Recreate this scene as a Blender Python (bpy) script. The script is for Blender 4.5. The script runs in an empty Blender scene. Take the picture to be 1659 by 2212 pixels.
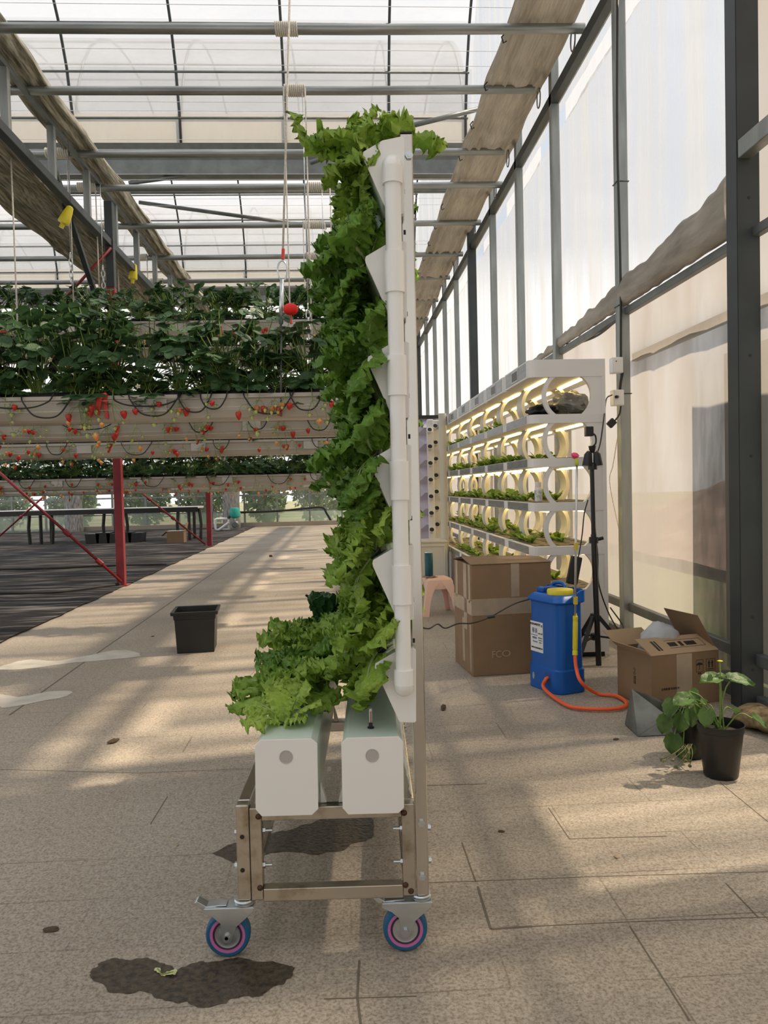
import bpy, bmesh, math, random
from mathutils import Vector, Matrix, noise
PI=math.pi
S=bpy.context.scene
C=S.collection
rnd=random.Random(7)
# ---------------------------------------------------------------- camera, world, sun, exposure
F=1700.0; CX=829.5; CY=1106.0; EYE=Vector((0,0,1.05))
cam=bpy.data.objects.new('camera',bpy.data.cameras.new('camera')); C.objects.link(cam)
cam.data.sensor_fit='VERTICAL'; cam.data.sensor_height=24; cam.data.lens=24*F/2212
cam.data.clip_start=0.05; cam.data.clip_end=400
CM=(Matrix.Rotation(math.radians(-3.15),3,'Z')@Matrix.Rotation(math.radians(90-1.83),3,'X')@Matrix.Rotation(math.radians(-1.35),3,'Z'))
cam.matrix_world=Matrix.Translation(EYE)@CM.to_4x4()
S.camera=cam
def ray(px,py): return CM@Vector(((px-CX)/F,-(py-CY)/F,-1))
def W(px,py,X=None,Y=None,Z=None):
    d=ray(px,py)
    t=(Z-1.05)/d.z if Z is not None else X/d.x if X is not None else Y/d.y
    return EYE+d*t
w=bpy.data.worlds.new('sky'); S.world=w; w.use_nodes=True
nt=w.node_tree; N=nt.nodes; bg=N['Background']
tc=N.new('ShaderNodeTexCoord'); sp=N.new('ShaderNodeSeparateXYZ'); nt.links.new(tc.outputs['Generated'],sp.inputs[0])
rmp=N.new('ShaderNodeValToRGB'); nt.links.new(sp.outputs['Z'],rmp.inputs[0])
e=rmp.color_ramp.elements
e[0].position=0.0; e[0].color=(1.0,0.98,0.95,1); e[1].position=0.9; e[1].color=(0.56,0.63,0.76,1)
x=e.new(0.22); x.color=(1.0,0.985,0.96,1); x=e.new(0.28); x.color=(0.50,0.53,0.58,1)
cn=N.new('ShaderNodeTexNoise'); cn.inputs['Scale'].default_value=2.2; cn.inputs['Detail'].default_value=5; nt.links.new(tc.outputs['Generated'],cn.inputs['Vector'])
mx=N.new('ShaderNodeMix'); mx.data_type='RGBA'; mx.blend_type='SCREEN'
cr=N.new('ShaderNodeValToRGB'); cr.color_ramp.elements[0].position=.45; cr.color_ramp.elements[1].position=.75; cr.color_ramp.elements[1].color=(.5,.5,.5,1)
nt.links.new(cn.outputs['Fac'],cr.inputs[0]); nt.links.new(cr.outputs[0],mx.inputs[7]); nt.links.new(rmp.outputs[0],mx.inputs[6]); mx.inputs[0].default_value=.7
nt.links.new(mx.outputs[2],bg.inputs['Color']); bg.inputs['Strength'].default_value=1.32
sun=bpy.data.objects.new('sun',bpy.data.lights.new('sun','SUN')); C.objects.link(sun)
sun.data.energy=8.0; sun.data.angle=math.radians(1.6); sun.data.color=(1.0,0.83,0.62)
sun.rotation_euler=Vector((-.55,-.10,-.80)).to_track_quat('-Z','Y').to_euler()
S.view_settings.view_transform='Standard'; S.view_settings.look='None'; S.view_settings.gamma=1; S.view_settings.use_curve_mapping=False
S.view_settings.exposure=0.0
cy=S.cycles
cy.max_bounces=9; cy.diffuse_bounces=4; cy.glossy_bounces=4; cy.transmission_bounces=6; cy.transparent_max_bounces=20
cy.use_denoising=True; cy.sample_clamp_indirect=4; cy.caustics_reflective=False; cy.caustics_refractive=False
# ---------------------------------------------------------------- object helpers
def tag(o,label=None,cat=None,group=None,kind=None):
    if label: o['label']=label
    if cat: o['category']=cat
    if group: o['group']=group
    if kind: o['kind']=kind
    return o
def empty(name,loc=(0,0,0),rz=0.0,parent=None):
    o=bpy.data.objects.new(name,None); C.objects.link(o); o.location=loc; o.rotation_euler=(0,0,rz); o.empty_display_size=.05
    if parent: o.parent=parent
    return o
_kids={}
def build_index():
    _kids.clear()
    for o in C.objects:
        if o.parent: _kids.setdefault(o.parent.name,[]).append(o)
def copy_tree(o,parent=None,kids=None):
    c=o.copy(); C.objects.link(c); c.parent=parent
    for ch in list(o.children): copy_tree(ch,c)
    return c
class MB:
    def __init__(s): s.v=[]; s.f=[]; s.m=[]
    def add(s,v,f,m=0):
        b=len(s.v); s.v+=[tuple(p) for p in v]; s.f+=[tuple(i+b for i in q) for q in f]; s.m+=[m]*len(f); return s
    def box(s,lo,hi,m=0,M=None):
        (a,b,c),(d,e,f)=lo,hi
        v=[Vector(p) for p in ((a,b,c),(d,b,c),(d,e,c),(a,e,c),(a,b,f),(d,b,f),(d,e,f),(a,e,f))]
        if M: v=[M@p for p in v]
        return s.add(v,[(3,2,1,0),(4,5,6,7),(0,1,5,4),(1,2,6,5),(2,3,7,6),(3,0,4,7)],m)
    def beam(s,p,q,w,h=None,m=0,up=(0,0,1)):
        h=h or w; p=Vector(p); q=Vector(q); d=(q-p).normalized(); u=Vector(up)
        if abs(d.dot(u))>.99: u=Vector((1,0,0))
        a=d.cross(u).normalized(); b=a.cross(d)
        v=[]
        for c in (p,q):
            for i,j in((-1,-1),(1,-1),(1,1),(-1,1)): v.append(c+a*i*w/2+b*j*h/2)
        return s.add(v,[(3,2,1,0),(4,5,6,7),(0,1,5,4),(1,2,6,5),(2,3,7,6),(3,0,4,7)],m)
    def tube(s,pts,r,seg=8,m=0,cap=True,closed=False):
        pts=[Vector(p) for p in pts]; n=len(pts); rr=r if isinstance(r,(list,tuple)) else [r]*n
        t=(pts[1]-pts[0]).normalized(); u=Vector((0,0,1)) if abs(t.z)<.9 else Vector((1,0,0))
        a=t.cross(u).normalized(); v=[]
        for i in range(n):
            if closed: d=pts[(i+1)%n]-pts[i-1]
            else: d=pts[min(i+1,n-1)]-pts[max(i-1,0)]
            d=d.normalized() if d.length>1e-9 else t
            a=(a-d*a.dot(d)); a=a.normalized() if a.length>1e-6 else d.orthogonal().normalized()
            b=d.cross(a)
            for k in range(seg):
                an=2*PI*k/seg; v.append(pts[i]+(a*math.cos(an)+b*math.sin(an))*rr[i])
        f=[]
        for i in range(n if closed else n-1):
            i2=(i+1)%n
            for k in range(seg): k2=(k+1)%seg; f.append((i*seg+k,i*seg+k2,i2*seg+k2,i2*seg+k))
        if cap and not closed: f.append(tuple(range(seg))[::-1]); f.append(tuple((n-1)*seg+k for k in range(seg)))
        return s.add(v,f,m)
    def cyl(s,p,q,r,r2=None,seg=16,m=0): return s.tube([p,q],[r,r if r2 is None else r2],seg,m)
    def lathe(s,prof,seg=24,m=0,M=None,cap=(True,True)):
        v=[];f=[];n=len(prof)
        for r,z in prof:
            for k in range(seg):
                p=Vector((r*math.cos(2*PI*k/seg),r*math.sin(2*PI*k/seg),z)); v.append(M@p if M else p)
        for i in range(n-1):
            for k in range(seg): k2=(k+1)%seg; f.append((i*seg+k,i*seg+k2,(i+1)*seg+k2,(i+1)*seg+k))
        if cap[0]: f.append(tuple(range(seg))[::-1])
        if cap[1]: f.append(tuple((n-1)*seg+k for k in range(seg)))
        return s.add(v,f,m)
    def prism(s,poly,fn,m=0,caps=True):   # fn(p,side)-> 3D point, side 0/1
        n=len(poly); v=[fn(p,0) for p in poly]+[fn(p,1) for p in poly]
        f=[(i,(i+1)%n,n+(i+1)%n,n+i) for i in range(n)]
        if caps: f+=[tuple(range(n))[::-1],tuple(range(n,2*n))]
        return s.add(v,f,m)
    def grid(s,nu,nv,fn,m=0,wrap=False):
        v=[fn(i/nu,j/nv) for i in range(nu+1) for j in range(nv+1 if not wrap else nv)]
        c=nv+1 if not wrap else nv; f=[]
        for i in range(nu):
            for j in range(nv): j2=(j+1)%c; f.append((i*c+j,i*c+j2,(i+1)*c+j2,(i+1)*c+j))
        return s.add(v,f,m)
    def mesh(s,name,mats,smooth=False,ang=None):
        me=bpy.data.meshes.new(name); me.from_pydata(s.v,[],s.f); 
        for mt in (mats if isinstance(mats,(list,tuple)) else [mats]): me.materials.append(mt)
        me.polygons.foreach_set('material_index',s.m)
        me.update()
        bm=bmesh.new(); bm.from_mesh(me); bmesh.ops.recalc_face_normals(bm,faces=bm.faces); bm.to_mesh(me); bm.free()
        if smooth:
            me.polygons.foreach_set('use_smooth',[True]*len(me.polygons))
            if ang is not None: me.set_sharp_from_angle(angle=math.radians(ang))
        return me
    def build(s,name,mats,parent=None,smooth=False,ang=None,loc=None,rot=None,bevel=0):
        o=bpy.data.objects.new(name,s.mesh(name,mats,smooth,ang)); C.objects.link(o)
        if parent: o.parent=parent
        if loc: o.location=loc
        if rot: o.rotation_euler=rot
        if bevel:
            b=o.modifiers.new('bevel','BEVEL'); b.width=bevel; b.segments=2; b.limit_method='ANGLE'; b.angle_limit=math.radians(40)
        return o
def link(name,me,parent=None,loc=None,rot=None,sc=None):
    o=bpy.data.objects.new(name,me); C.objects.link(o)
    if parent: o.parent=parent
    if loc is not None: o.location=loc
    if rot is not None: o.rotation_euler=rot
    if sc: o.scale=(sc,sc,sc)
    return o
def curve(P,n=8):   # Catmull-Rom
    P=[Vector(p) for p in P]; Q=[P[0]*2-P[1]]+P+[P[-1]*2-P[-2]]; out=[]
    for i in range(1,len(Q)-2):
        a,b,c,d=Q[i-1:i+3]
        for k in range(n):
            t=k/n; out.append(.5*((2*b)+(c-a)*t+(2*a-5*b+4*c-d)*t*t+(3*b-a-3*c+d)*t**3))
    out.append(P[-1]); return out
def nz(x,y=0,z=0): return noise.noise(Vector((x,y,z)))
def text(body,size,M,mat,parent,name='lettering',ext=.0004,sx=1,bold=0):
    cu=bpy.data.curves.new(name,'FONT'); cu.body=body; cu.size=size; cu.extrude=ext; cu.align_x='CENTER'; cu.align_y='CENTER'; cu.offset=bold
    cu.materials.append(mat); tmp=bpy.data.objects.new(name+'_curve',cu); C.objects.link(tmp); bpy.context.view_layer.update()
    me=bpy.data.meshes.new_from_object(tmp.evaluated_get(bpy.context.evaluated_depsgraph_get())); bpy.data.objects.remove(tmp)
    o=bpy.data.objects.new(name,me); C.objects.link(o); o.parent=parent
    o.matrix_local=M@Matrix.Diagonal((sx,1,1,1)); return o
# ---------------------------------------------------------------- materials
def mat(name,col,rough=.5,metal=0,var=0,vs=8,bump=0,bs=40,spec=.5,col2=None,vec='Object',stretch=(1,1,1),trans=0,detail=4,contrast=(.35,.65),coat=0):
    m=bpy.data.materials.new(name); m.use_nodes=True; t=m.node_tree; n=t.nodes; L=t.links.new; p=n['Principled BSDF']
    p.inputs['Base Color'].default_value=(*col,1); p.inputs['Roughness'].default_value=rough; p.inputs['Metallic'].default_value=metal
    p.inputs['Specular IOR Level'].default_value=spec; p.inputs['Coat Weight'].default_value=coat
    tcn=n.new('ShaderNodeTexCoord'); mp=n.new('ShaderNodeMapping'); mp.inputs['Scale'].default_value=stretch; L(tcn.outputs[vec],mp.inputs[0])
    if var or col2:
        a=n.new('ShaderNodeTexNoise'); a.inputs['Scale'].default_value=vs; a.inputs['Detail'].default_value=detail; L(mp.outputs[0],a.inputs['Vector'])
        r=n.new('ShaderNodeValToRGB'); r.color_ramp.elements[0].position=contrast[0]; r.color_ramp.elements[1].position=contrast[1]
        c2=col2 or tuple(c*(1-var) for c in col)
        r.color_ramp.elements[0].color=(*c2,1); r.color_ramp.elements[1].color=(*col,1); L(a.outputs['Fac'],r.inputs[0]); L(r.outputs[0],p.inputs['Base Color'])
    if bump:
        a=n.new('ShaderNodeTexNoise'); a.inputs['Scale'].default_value=bs; a.inputs['Detail'].default_value=3; L(mp.outputs[0],a.inputs['Vector'])
        b=n.new('ShaderNodeBump'); b.inputs['Strength'].default_value=bump; b.inputs['Distance'].default_value=.01; L(a.outputs['Fac'],b.inputs['Height']); L(b.outputs[0],p.inputs['Normal'])
    if trans:
        tr=n.new('ShaderNodeBsdfTranslucent'); ms=n.new('ShaderNodeMixShader'); ms.inputs[0].default_value=trans
        src=p.inputs['Base Color'].links[0].from_socket if p.inputs['Base Color'].links else None
        if src: L(src,tr.inputs[0])
        else: tr.inputs[0].default_value=(*col,1)
        o=n['Material Output']; L(p.outputs[0],ms.inputs[1]); L(tr.outputs[0],ms.inputs[2]); L(ms.outputs[0],o.inputs[0])
    return m
def film(name,col,clear,streak=(30,30,1.2),amp=.3,gloss=.12,rough=.25,vs=1.0,bump=.3,tcol=None):
    """plastic film: part of the light goes straight through, part is scattered; streaks are creases and dirt"""
    m=bpy.data.materials.new(name); m.use_nodes=True; t=m.node_tree; n=t.nodes; L=t.links.new; n.remove(n['Principled BSDF']); o=n['Material Output']
    tcn=n.new('ShaderNodeTexCoord'); mp=n.new('ShaderNodeMapping'); mp.inputs['Scale'].default_value=streak; L(tcn.outputs['Object'],mp.inputs[0])
    a=n.new('ShaderNodeTexNoise'); a.inputs['Scale'].default_value=vs; a.inputs['Detail'].default_value=5; a.inputs['Roughness'].default_value=.6; L(mp.outputs[0],a.inputs['Vector'])
    mr=n.new('ShaderNodeMapRange'); mr.inputs[1].default_value=.3; mr.inputs[2].default_value=.7; mr.inputs[3].default_value=max(0,clear-amp); mr.inputs[4].default_value=min(1,clear+amp); L(a.outputs['Fac'],mr.inputs[0])
    tp=n.new('ShaderNodeBsdfTransparent'); tp.inputs[0].default_value=(*(tcol or (.97,.97,.97)),1)
    tl=n.new('ShaderNodeBsdfTranslucent'); tl.inputs[0].default_value=(*col,1)
    gl=n.new('ShaderNodeBsdfGlossy'); gl.inputs['Roughness'].default_value=rough; gl.inputs[0].default_value=(.9,.9,.9,1)
    bp=n.new('ShaderNodeBump'); bp.inputs['Strength'].default_value=bump; bp.inputs['Distance'].default_value=.02; L(a.outputs['Fac'],bp.inputs['Height']); L(bp.outputs[0],gl.inputs['Normal'])
    m1=n.new('ShaderNodeMixShader'); m1.inputs[0].default_value=gloss; L(tl.outputs[0],m1.inputs[1]); L(gl.outputs[0],m1.inputs[2])
    m2=n.new('ShaderNodeMixShader'); L(mr.outputs[0],m2.inputs[0]); L(m1.outputs[0],m2.inputs[1]); L(tp.outputs[0],m2.inputs[2]); L(m2.outputs[0],o.inputs[0])
    return m
M_galv=mat('galvanised_steel',(.33,.35,.34),.42,.65,var=.3,vs=14,stretch=(1,1,.15),bump=.05)
M_galvd=mat('dull_galvanised_steel',(.20,.215,.21),.5,.6,var=.25,vs=6)
M_pipe=mat('galvanised_pipe',(.36,.38,.37),.35,.7,var=.35,vs=20,stretch=(.1,1,1))
M_dark=mat('dark_grey_steel',(.055,.065,.068),.5,.3,var=.2,vs=5)
M_inox=mat('stainless_steel',(.66,.62,.57),.16,1,var=.2,vs=3,stretch=(1,1,.3),bump=.03,bs=8)
M_inoxw=mat('weld_stained_stainless_steel',(.52,.47,.40),.28,.9,col2=(.30,.24,.17),vs=18,contrast=(.3,.5))
M_zinc=mat('zinc_plate',(.62,.66,.68),.28,.9,var=.15,vs=20)
M_pvc=mat('white_pvc',(.80,.79,.77),.35,var=.03,vs=5,spec=.4)
M_pipew=mat('white_pvc_pipe',(.83,.83,.82),.25,spec=.5,var=.02,vs=4)
M_trough=mat('mint_white_pvc',(.70,.80,.74),.3,var=.05,vs=6)  # white PVC with a green reflection mixed into the base colour
M_rackw=mat('white_laminate',(.78,.76,.74),.4,var=.02,vs=4)
M_black=mat('black_plastic',(.012,.012,.012),.4,var=.2,vs=10)
M_blackm=mat('matt_black_plastic',(.018,.018,.018),.7)
M_rubber=mat('black_rubber_hose',(.014,.014,.014),.5)
M_rope=mat('white_rope',(.72,.68,.60),.9,var=.25,vs=90,bump=.5,bs=120)
M_wire=mat('shade_wire',(.75,.76,.77),.4,.3)
M_red=mat('red_painted_steel',(.28,.022,.03),.45,var=.3,vs=6)
M_clip=mat('red_plastic',(.62,.05,.03),.4)
M_yel=mat('yellow_plastic',(.75,.62,.03),.4,var=.1,vs=10)
M_curt=mat('aluminised_shade_cloth',(.60,.56,.49),.7,var=.22,vs=5,stretch=(14,.6,14),bump=.25,bs=6,trans=.5)
M_curt2=mat('weathered_shade_cloth',(.56,.54,.46),.8,col2=(.20,.19,.15),vs=7,stretch=(9,.5,9),contrast=(.35,.6),bump=.5,bs=9,trans=.10)
M_card=mat('brown_cardboard',(.26,.165,.09),.8,var=.12,vs=6)
M_cardi=mat('pale_cardboard',(.42,.29,.17),.85,var=.1,vs=5)
M_tape=mat('clear_parcel_tape',(.42,.33,.24),.2,var=.15,vs=10)
M_ink=mat('black_ink',(.02,.015,.012),.6)
M_inkb=mat('blue_ink',(.03,.08,.22),.6)
M_paper=mat('white_label_paper',(.75,.75,.75),.5)
M_blue=mat('blue_polythene',(.004,.10,.42),.33,var=.08,vs=5,spec=.4)
M_hose=mat('orange_hose',(.85,.12,.03),.4)
M_pink=mat('pink_plastic',(.85,.56,.46),.35)
M_cab=mat('cream_painted_panel',(.66,.62,.52),.45)
M_teal=mat('teal_metal',(.01,.07,.09),.3,.4)
M_purp=mat('lilac_plastic',(.55,.52,.66),.4)
M_berry=mat('ripe_strawberry',(.48,.02,.012),.3,col2=(.75,.16,.03),vs=25,contrast=(.3,.45))
M_berryo=mat('ripening_strawberry',(.80,.22,.06),.35,col2=(.85,.55,.2),vs=25)
M_berryg=mat('unripe_strawberry',(.50,.55,.20),.4,var=.2,vs=30)
M_stem=mat('green_stalk',(.18,.28,.06),.5)
M_straw=mat('strawberry_leaf',(.075,.155,.055),.45,col2=(.03,.075,.028),vs=9,bump=.3,bs=60,trans=.28,vec='Object')
M_petal=mat('white_petal',(.85,.85,.78),.5)
def lettuce_mat(name,a,b,tr):
    m=mat(name,a,.42,col2=b,vs=11,bump=.6,bs=85,trans=tr,contrast=(.3,.7),spec=.35); return m
M_let=lettuce_mat('frilly_lettuce_leaf',(.38,.54,.085),(.18,.33,.035),.31)
M_letp=lettuce_mat('pale_lettuce_leaf',(.54,.70,.17),(.38,.56,.08),.36)
M_letd=lettuce_mat('green_lettuce_leaf',(.19,.35,.045),(.08,.19,.02),.26)
M_rib=mat('pale_lettuce_rib',(.52,.62,.28),.4,trans=.3)
M_seed=mat('young_leaf',(.30,.45,.06),.45,col2=(.10,.22,.03),vs=14,trans=.3)
M_coir=mat('coir_block',(.30,.22,.11),.9,col2=(.12,.08,.04),vs=25,bump=.8,bs=60)
M_soil=mat('dark_potting_soil',(.03,.022,.016),.95,bump=.8,bs=80)
M_bag=mat('cloudy_plastic_bag',(.42,.42,.42),.2,var=.3,vs=10,bump=.6,bs=18,trans=.4)
M_whitebag=mat('white_translucent_bag',(.62,.64,.68),.35,var=.1,vs=8,bump=.4,bs=14,trans=.3)
M_led=bpy.data.materials.new('warm_grow_light'); M_led.use_nodes=True
_p=M_led.node_tree.nodes['Principled BSDF']; _p.inputs['Emission Color'].default_value=(1,.73,.28,1); _p.inputs['Emission Strength'].default_value=8; _p.inputs['Base Color'].default_value=(.9,.85,.7,1)
M_padding=mat('quilted_foil_wrap',(.45,.44,.42),.5,col2=(.16,.15,.14),vs=7,stretch=(6,6,1),bump=.8,bs=9)
M_bush=mat('hedge_leaf',(.30,.42,.14),.5,col2=(.08,.15,.05),vs=3,trans=.35)
M_glass=film('misty_glass',(.62,.72,.68),.84,(1,1,1),.12,.15,.1,2.0)
M_roofT=film('insect_net_film',(.50,.53,.58),.34,(1.2,3,3),.10,.05,.3,1.0)
M_roofB=film('milky_roof_film',(.72,.70,.66),.12,(2.0,.7,.7),.10,.06,.3,1.0)
M_wallT=film('clear_wall_film',(.40,.43,.48),.46,(2,5,.25),.40,.10,.12,1.0,.6)
M_wallB=film('dusty_wall_film',(.30,.28,.26),.11,(2,3.0,.8),.16,.04,.35,1.0,.6)
M_hem=mat('rolled_film',(.50,.46,.40),.35,col2=(.30,.27,.23),vs=4,stretch=(1,.6,3),bump=.6,bs=10,trans=.35,spec=.4)
# ---------------------------------------------------------------- structure
def floor_material():
    m=bpy.data.materials.new('granite_paving'); m.use_nodes=True; t=m.node_tree; n=t.nodes; L=t.links.new; p=n['Principled BSDF']
    tcn=n.new('ShaderNodeTexCoord'); V=tcn.outputs['Object']
    def nse(s,d=4,r=.5):
        a=n.new('ShaderNodeTexNoise'); a.inputs['Scale'].default_value=s; a.inputs['Detail'].default_value=d; a.inputs['Roughness'].default_value=r; L(V,a.inputs['Vector']); return a.outputs['Fac']
    def ramp(src,a,b,c0,c1):
        r=n.new('ShaderNodeValToRGB'); r.color_ramp.elements[0].position=a; r.color_ramp.elements[1].position=b; r.color_ramp.elements[0].color=(*c0,1); r.color_ramp.elements[1].color=(*c1,1); L(src,r.inputs[0]); return r.outputs[0]
    def mul(a,b,f=1):
        x=n.new('ShaderNodeMix'); x.data_type='RGBA'; x.blend_type='MULTIPLY'; x.inputs[0].default_value=f; L(a,x.inputs[6]); L(b,x.inputs[7]); return x.outputs[2]
    base=ramp(nse(1.1,6),.3,.7,(.335,.29,.235),(.45,.40,.33))
    c=mul(base,ramp(nse(130,2,.7),.36,.56,(.62,.60,.57),(1.06,1.05,1.04)))
    c=mul(c,ramp(nse(48,3,.7),.34,.55,(.80,.78,.76),(1.03,1.03,1.03)))
    br=n.new('ShaderNodeTexBrick'); br.offset=.5; br.inputs['Scale'].default_value=1; br.inputs['Brick Width'].default_value=.66; br.inputs['Row Height'].default_value=.226
    br.inputs['Mortar Size'].default_value=.0024; br.inputs['Mortar Smooth'].default_value=.2; br.inputs['Color1'].default_value=(1,1,1,1); br.inputs['Color2'].default_value=(.93,.92,.91,1); br.inputs['Mortar'].default_value=(.30,.26,.22,1)
    mp=n.new('ShaderNodeMapping'); mp.inputs['Location'].default_value=(.66-.33,-1.82+.226*10,0); L(V,mp.inputs[0]); L(mp.outputs[0],br.inputs['Vector'])
    fd=ramp(nse(1.7,3),.47,.62,(.10,.10,.10),(.7,.7,.7))
    x=n.new('ShaderNodeMix'); x.data_type='RGBA'; x.blend_type='MULTIPLY'; L(fd,x.inputs[0]); L(c,x.inputs[6]); L(br.outputs['Color'],x.inputs[7]); c=x.outputs[2]
    L(c,p.inputs['Base Color']); p.inputs['Roughness'].default_value=.62; p.inputs['Specular IOR Level'].default_value=.35
    b=n.new('ShaderNodeBump'); b.inputs['Strength'].default_value=.25; b.inputs['Distance'].default_value=.004; L(nse(90,3),b.inputs['Height']); L(b.outputs[0],p.inputs['Normal'])
    return m
M_floor=floor_material()
M_weed=mat('black_weed_fabric',(.22,.205,.19),.85,col2=(.016,.014,.015),spec=.15,vs=2.5,stretch=(.5,3.6,1),contrast=(.48,.74),bump=.6,bs=7,detail=6)
M_grass=mat('outside_ground',(.16,.22,.07),.9,col2=(.36,.28,.20),vs=.6)
WX=1.93                                    # plane of the side film
ROOF0,RIDGE=5.55,8.6
XL=-12.0
tag(MB().add([(XL-4,-3,-.02),(60,-3,-.02),(60,70,-.02),(XL-4,70,-.02)],[(0,1,2,3)]).build('ground',M_grass),kind='structure')
tag(MB().box((-2.47,-2.5,-.06),(WX,22.8,0)).build('floor',M_floor),kind='structure')
# weed fabric with a rippled folded edge
mb=MB()
def wf(u,v):
    y=-1+23.6*u; x=-2.44-9.4*v
    e=.03*nz(y*2.1)+.02*nz(y*6) if v==0 else 0
    return (x+e,y,.006+.010*abs(nz(x*3,y*1.2))+(.012*abs(nz(y*3.1,4)) if v<.02 else 0))
mb.grid(260,60,wf); tag(mb.build('floor',M_weed,smooth=True),kind='structure')
for i,(pts) in enumerate([[(0,1230),(120,1227),(230,1222),(360,1219)],[(0,1281),(120,1279),(262,1262)]]):
    P=[W(a,b,Z=.02) for a,b in pts]; tag(MB().tube(curve(P,10),.022,6).build('fabric_seam',M_blackm,smooth=True),'raised black seam across the weed fabric, '+('the one farther back' if i==0 else 'the one ending at the near red column'),'fabric seam')
M_jnt=mat('dirty_floor_joint',(.14,.118,.088),.9)
for pts,wd in (([(998,1820),(1028,1905)],.0035),([(1032,1915),(1060,2007)],.006),([(1060,2007),(1150,2001)],.007),([(1150,2001),(1340,1992),(1659,1981)],.0025),([(1185,1745),(1230,1812)],.003),([(1230,1812),(1440,1806)],.003),([(1568,1908),(1638,1982)],.0035),([(776,2075),(772,2155),(779,2212)],.005),([(700,2158),(900,2152)],.0025),([(920,1697),(1052,1693)],.004),([(1360,2000),(1440,2125),(1490,2205)],.0035),([(925,1907),(1300,1893),(1659,1883)],.0018),([(325,1780),(362,1720)],.003),([(0,1662),(300,1670),(540,1660)],.0018),([(560,1440),(527,1472)],.002),([(527,1192),(330,1328),(158,1447),(20,1545)],.010),([(1555,1690),(1659,1775)],.0025)):
    mb=MB()
    for a_,b_ in zip(pts[:-1],pts[1:]): mb.beam(W(*a_,Z=.0004),W(*b_,Z=.0004),wd,.0010)
    tag(mb.build('floor_joint',M_jnt),kind='structure')
# side wall film, in three heights, hung between y=-2 and the far wall
def wall_film(z0,z1,nv,mt,off=0,amp=.018,ya=-2.5,yb=22.7):
    m_=MB()
    m_.grid(int((yb-ya)*13)+1,nv,lambda u,v:(WX+off+amp*nz((ya+(yb-ya)*u)*2.6,z0+(z1-z0)*v*.25,off)+amp*.5*nz((ya+(yb-ya)*u)*9,z0*.4),ya+(yb-ya)*u,z0+(z1-z0)*v))
    o=m_.build('wall_right',mt,smooth=True); tag(o,kind='structure'); return o
wall_film(.02,2.17,8,M_wallB,yb=2.2); wall_film(.02,2.17,8,M_wallB,ya=2.95); wall_film(.02,.5,2,M_wallB,ya=2.2,yb=2.95); wall_film(.5,1.9,3,M_wallT,ya=2.2,yb=2.95); wall_film(1.9,2.17,2,M_wallB,ya=2.2,yb=2.95)  # clearer pane added out of view to throw a sun patch on the floor
wall_film(2.17,4.03,8,M_wallT,ya=3.5); wall_film(4.17,5.6,5,M_wallT,ya=3.5); wall_film(2.17,4.03,8,M_wallB,yb=3.5); wall_film(4.17,5.6,5,M_wallB,yb=3.5)  # duller near-bay film put in to hold direct sun off the foreground
# flaps added across the eave slot to break up the sun strip
for a_,b_ in((-2.4,2.45),(3.10,3.30),(3.80,3.98),(4.5,6.5),(7.3,8.8),(9.6,10.2),(11.2,12.4),(13,14.6),(15.2,22.7)):
    tag(MB().grid(6,1,lambda u,v,a_=a_,b_=b_:(WX+.006,a_+(b_-a_)*u,4.02+.16*v)).build('wall_right',M_roofT),kind='structure')
bd=MB().box((2.14,3.4,0.0),(2.16,4.27,1.74)).build('board',M_rackw); tag(bd,'grey board standing outdoors against the film beside the big dark post','board')
tag(MB().box((1.975,3.4,1.85),(2.015,5.2,1.90)).build('trim_rail',M_galvd),kind='structure')
# arched roof bays with ridges running across the view
def arch(y0,span=7.5,n=18):
    out=[]
    for i in range(n+1):
        a=PI*i/n; out.append((y0+span/2-span/2*math.cos(a)*(1-.0*math.sin(a)),ROOF0+(RIDGE-ROOF0)*math.sin(a)**.92))
    return out
BAYS=[3.5-7.5,3.5,11.0,18.5]
for bi,y0 in enumerate(BAYS):
    P=arch(y0)
    for part,(a,b,mt) in enumerate(((0,1,M_roofB),(1,17,M_roofT),(17,18,M_roofB))):
        mb=MB(); q=P[a:b+1]
        for i in range(len(q)-1):
            (ya,za),(yb,zb)=q[i],q[i+1]; nx=16
            for k in range(nx):
                x0=XL+(WX-XL)*k/nx; x1=XL+(WX-XL)*(k+1)/nx
                mb.add([(x0,ya,za),(x1,ya,za),(x1,yb,zb),(x0,yb,zb)],[(0,1,2,3)])
        tag(mb.build('ceiling',mt,smooth=True),kind='structure')
    # gable film above the side wall
    mb=MB(); v=[(WX,y,z) for y,z in P]; mb.add(v,[tuple(range(len(v)))]); tag(mb.build('wall_right',M_wallT if bi else M_roofB),kind='structure')  # first bay made milky to hold back direct sun
    if bi==0: continue
    nr=11
    for k in range(nr):
        x=1.86 if k==0 else .80-1.42*(k-1)
        if x<XL: break
        tag(MB().tube([(x,y,z-.02) for y,z in P],.019,7).build('column',M_dark,smooth=True),kind='structure').name='trim_rafter'
    for j,i in enumerate((3,5,9,13,14,15,16,17)):
        y,z=P[i]; tag(MB().tube([(XL,y,z-.05),(-4,y,z-.06),(WX-.04,y,z-.05)],.016,7).build('trim_purlin',M_galvd,smooth=True),kind='structure')
for y0 in (3.5,11.0,18.5):
    mb=MB(); poly=[(-.20,.19),(-.11,0),(-.11,-.19),(.11,-.19),(.11,0),(.20,.19),(.17,.19),(.09,0),(.09,-.17),(-.09,-.17),(-.09,0),(-.17,.19)]
    mb.prism(poly,lambda p,s,y0=y0:(XL if s==0 else WX-.02,y0+p[0],5.52+p[1])); tag(mb.build('trim_gutter',M_galvd),kind='structure')
    tag(MB().cyl((XL,y0-.05,5.12),(WX-.05,y0-.05,5.12),.03).build('trim_purlin',M_galvd,smooth=True),kind='structure')
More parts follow.
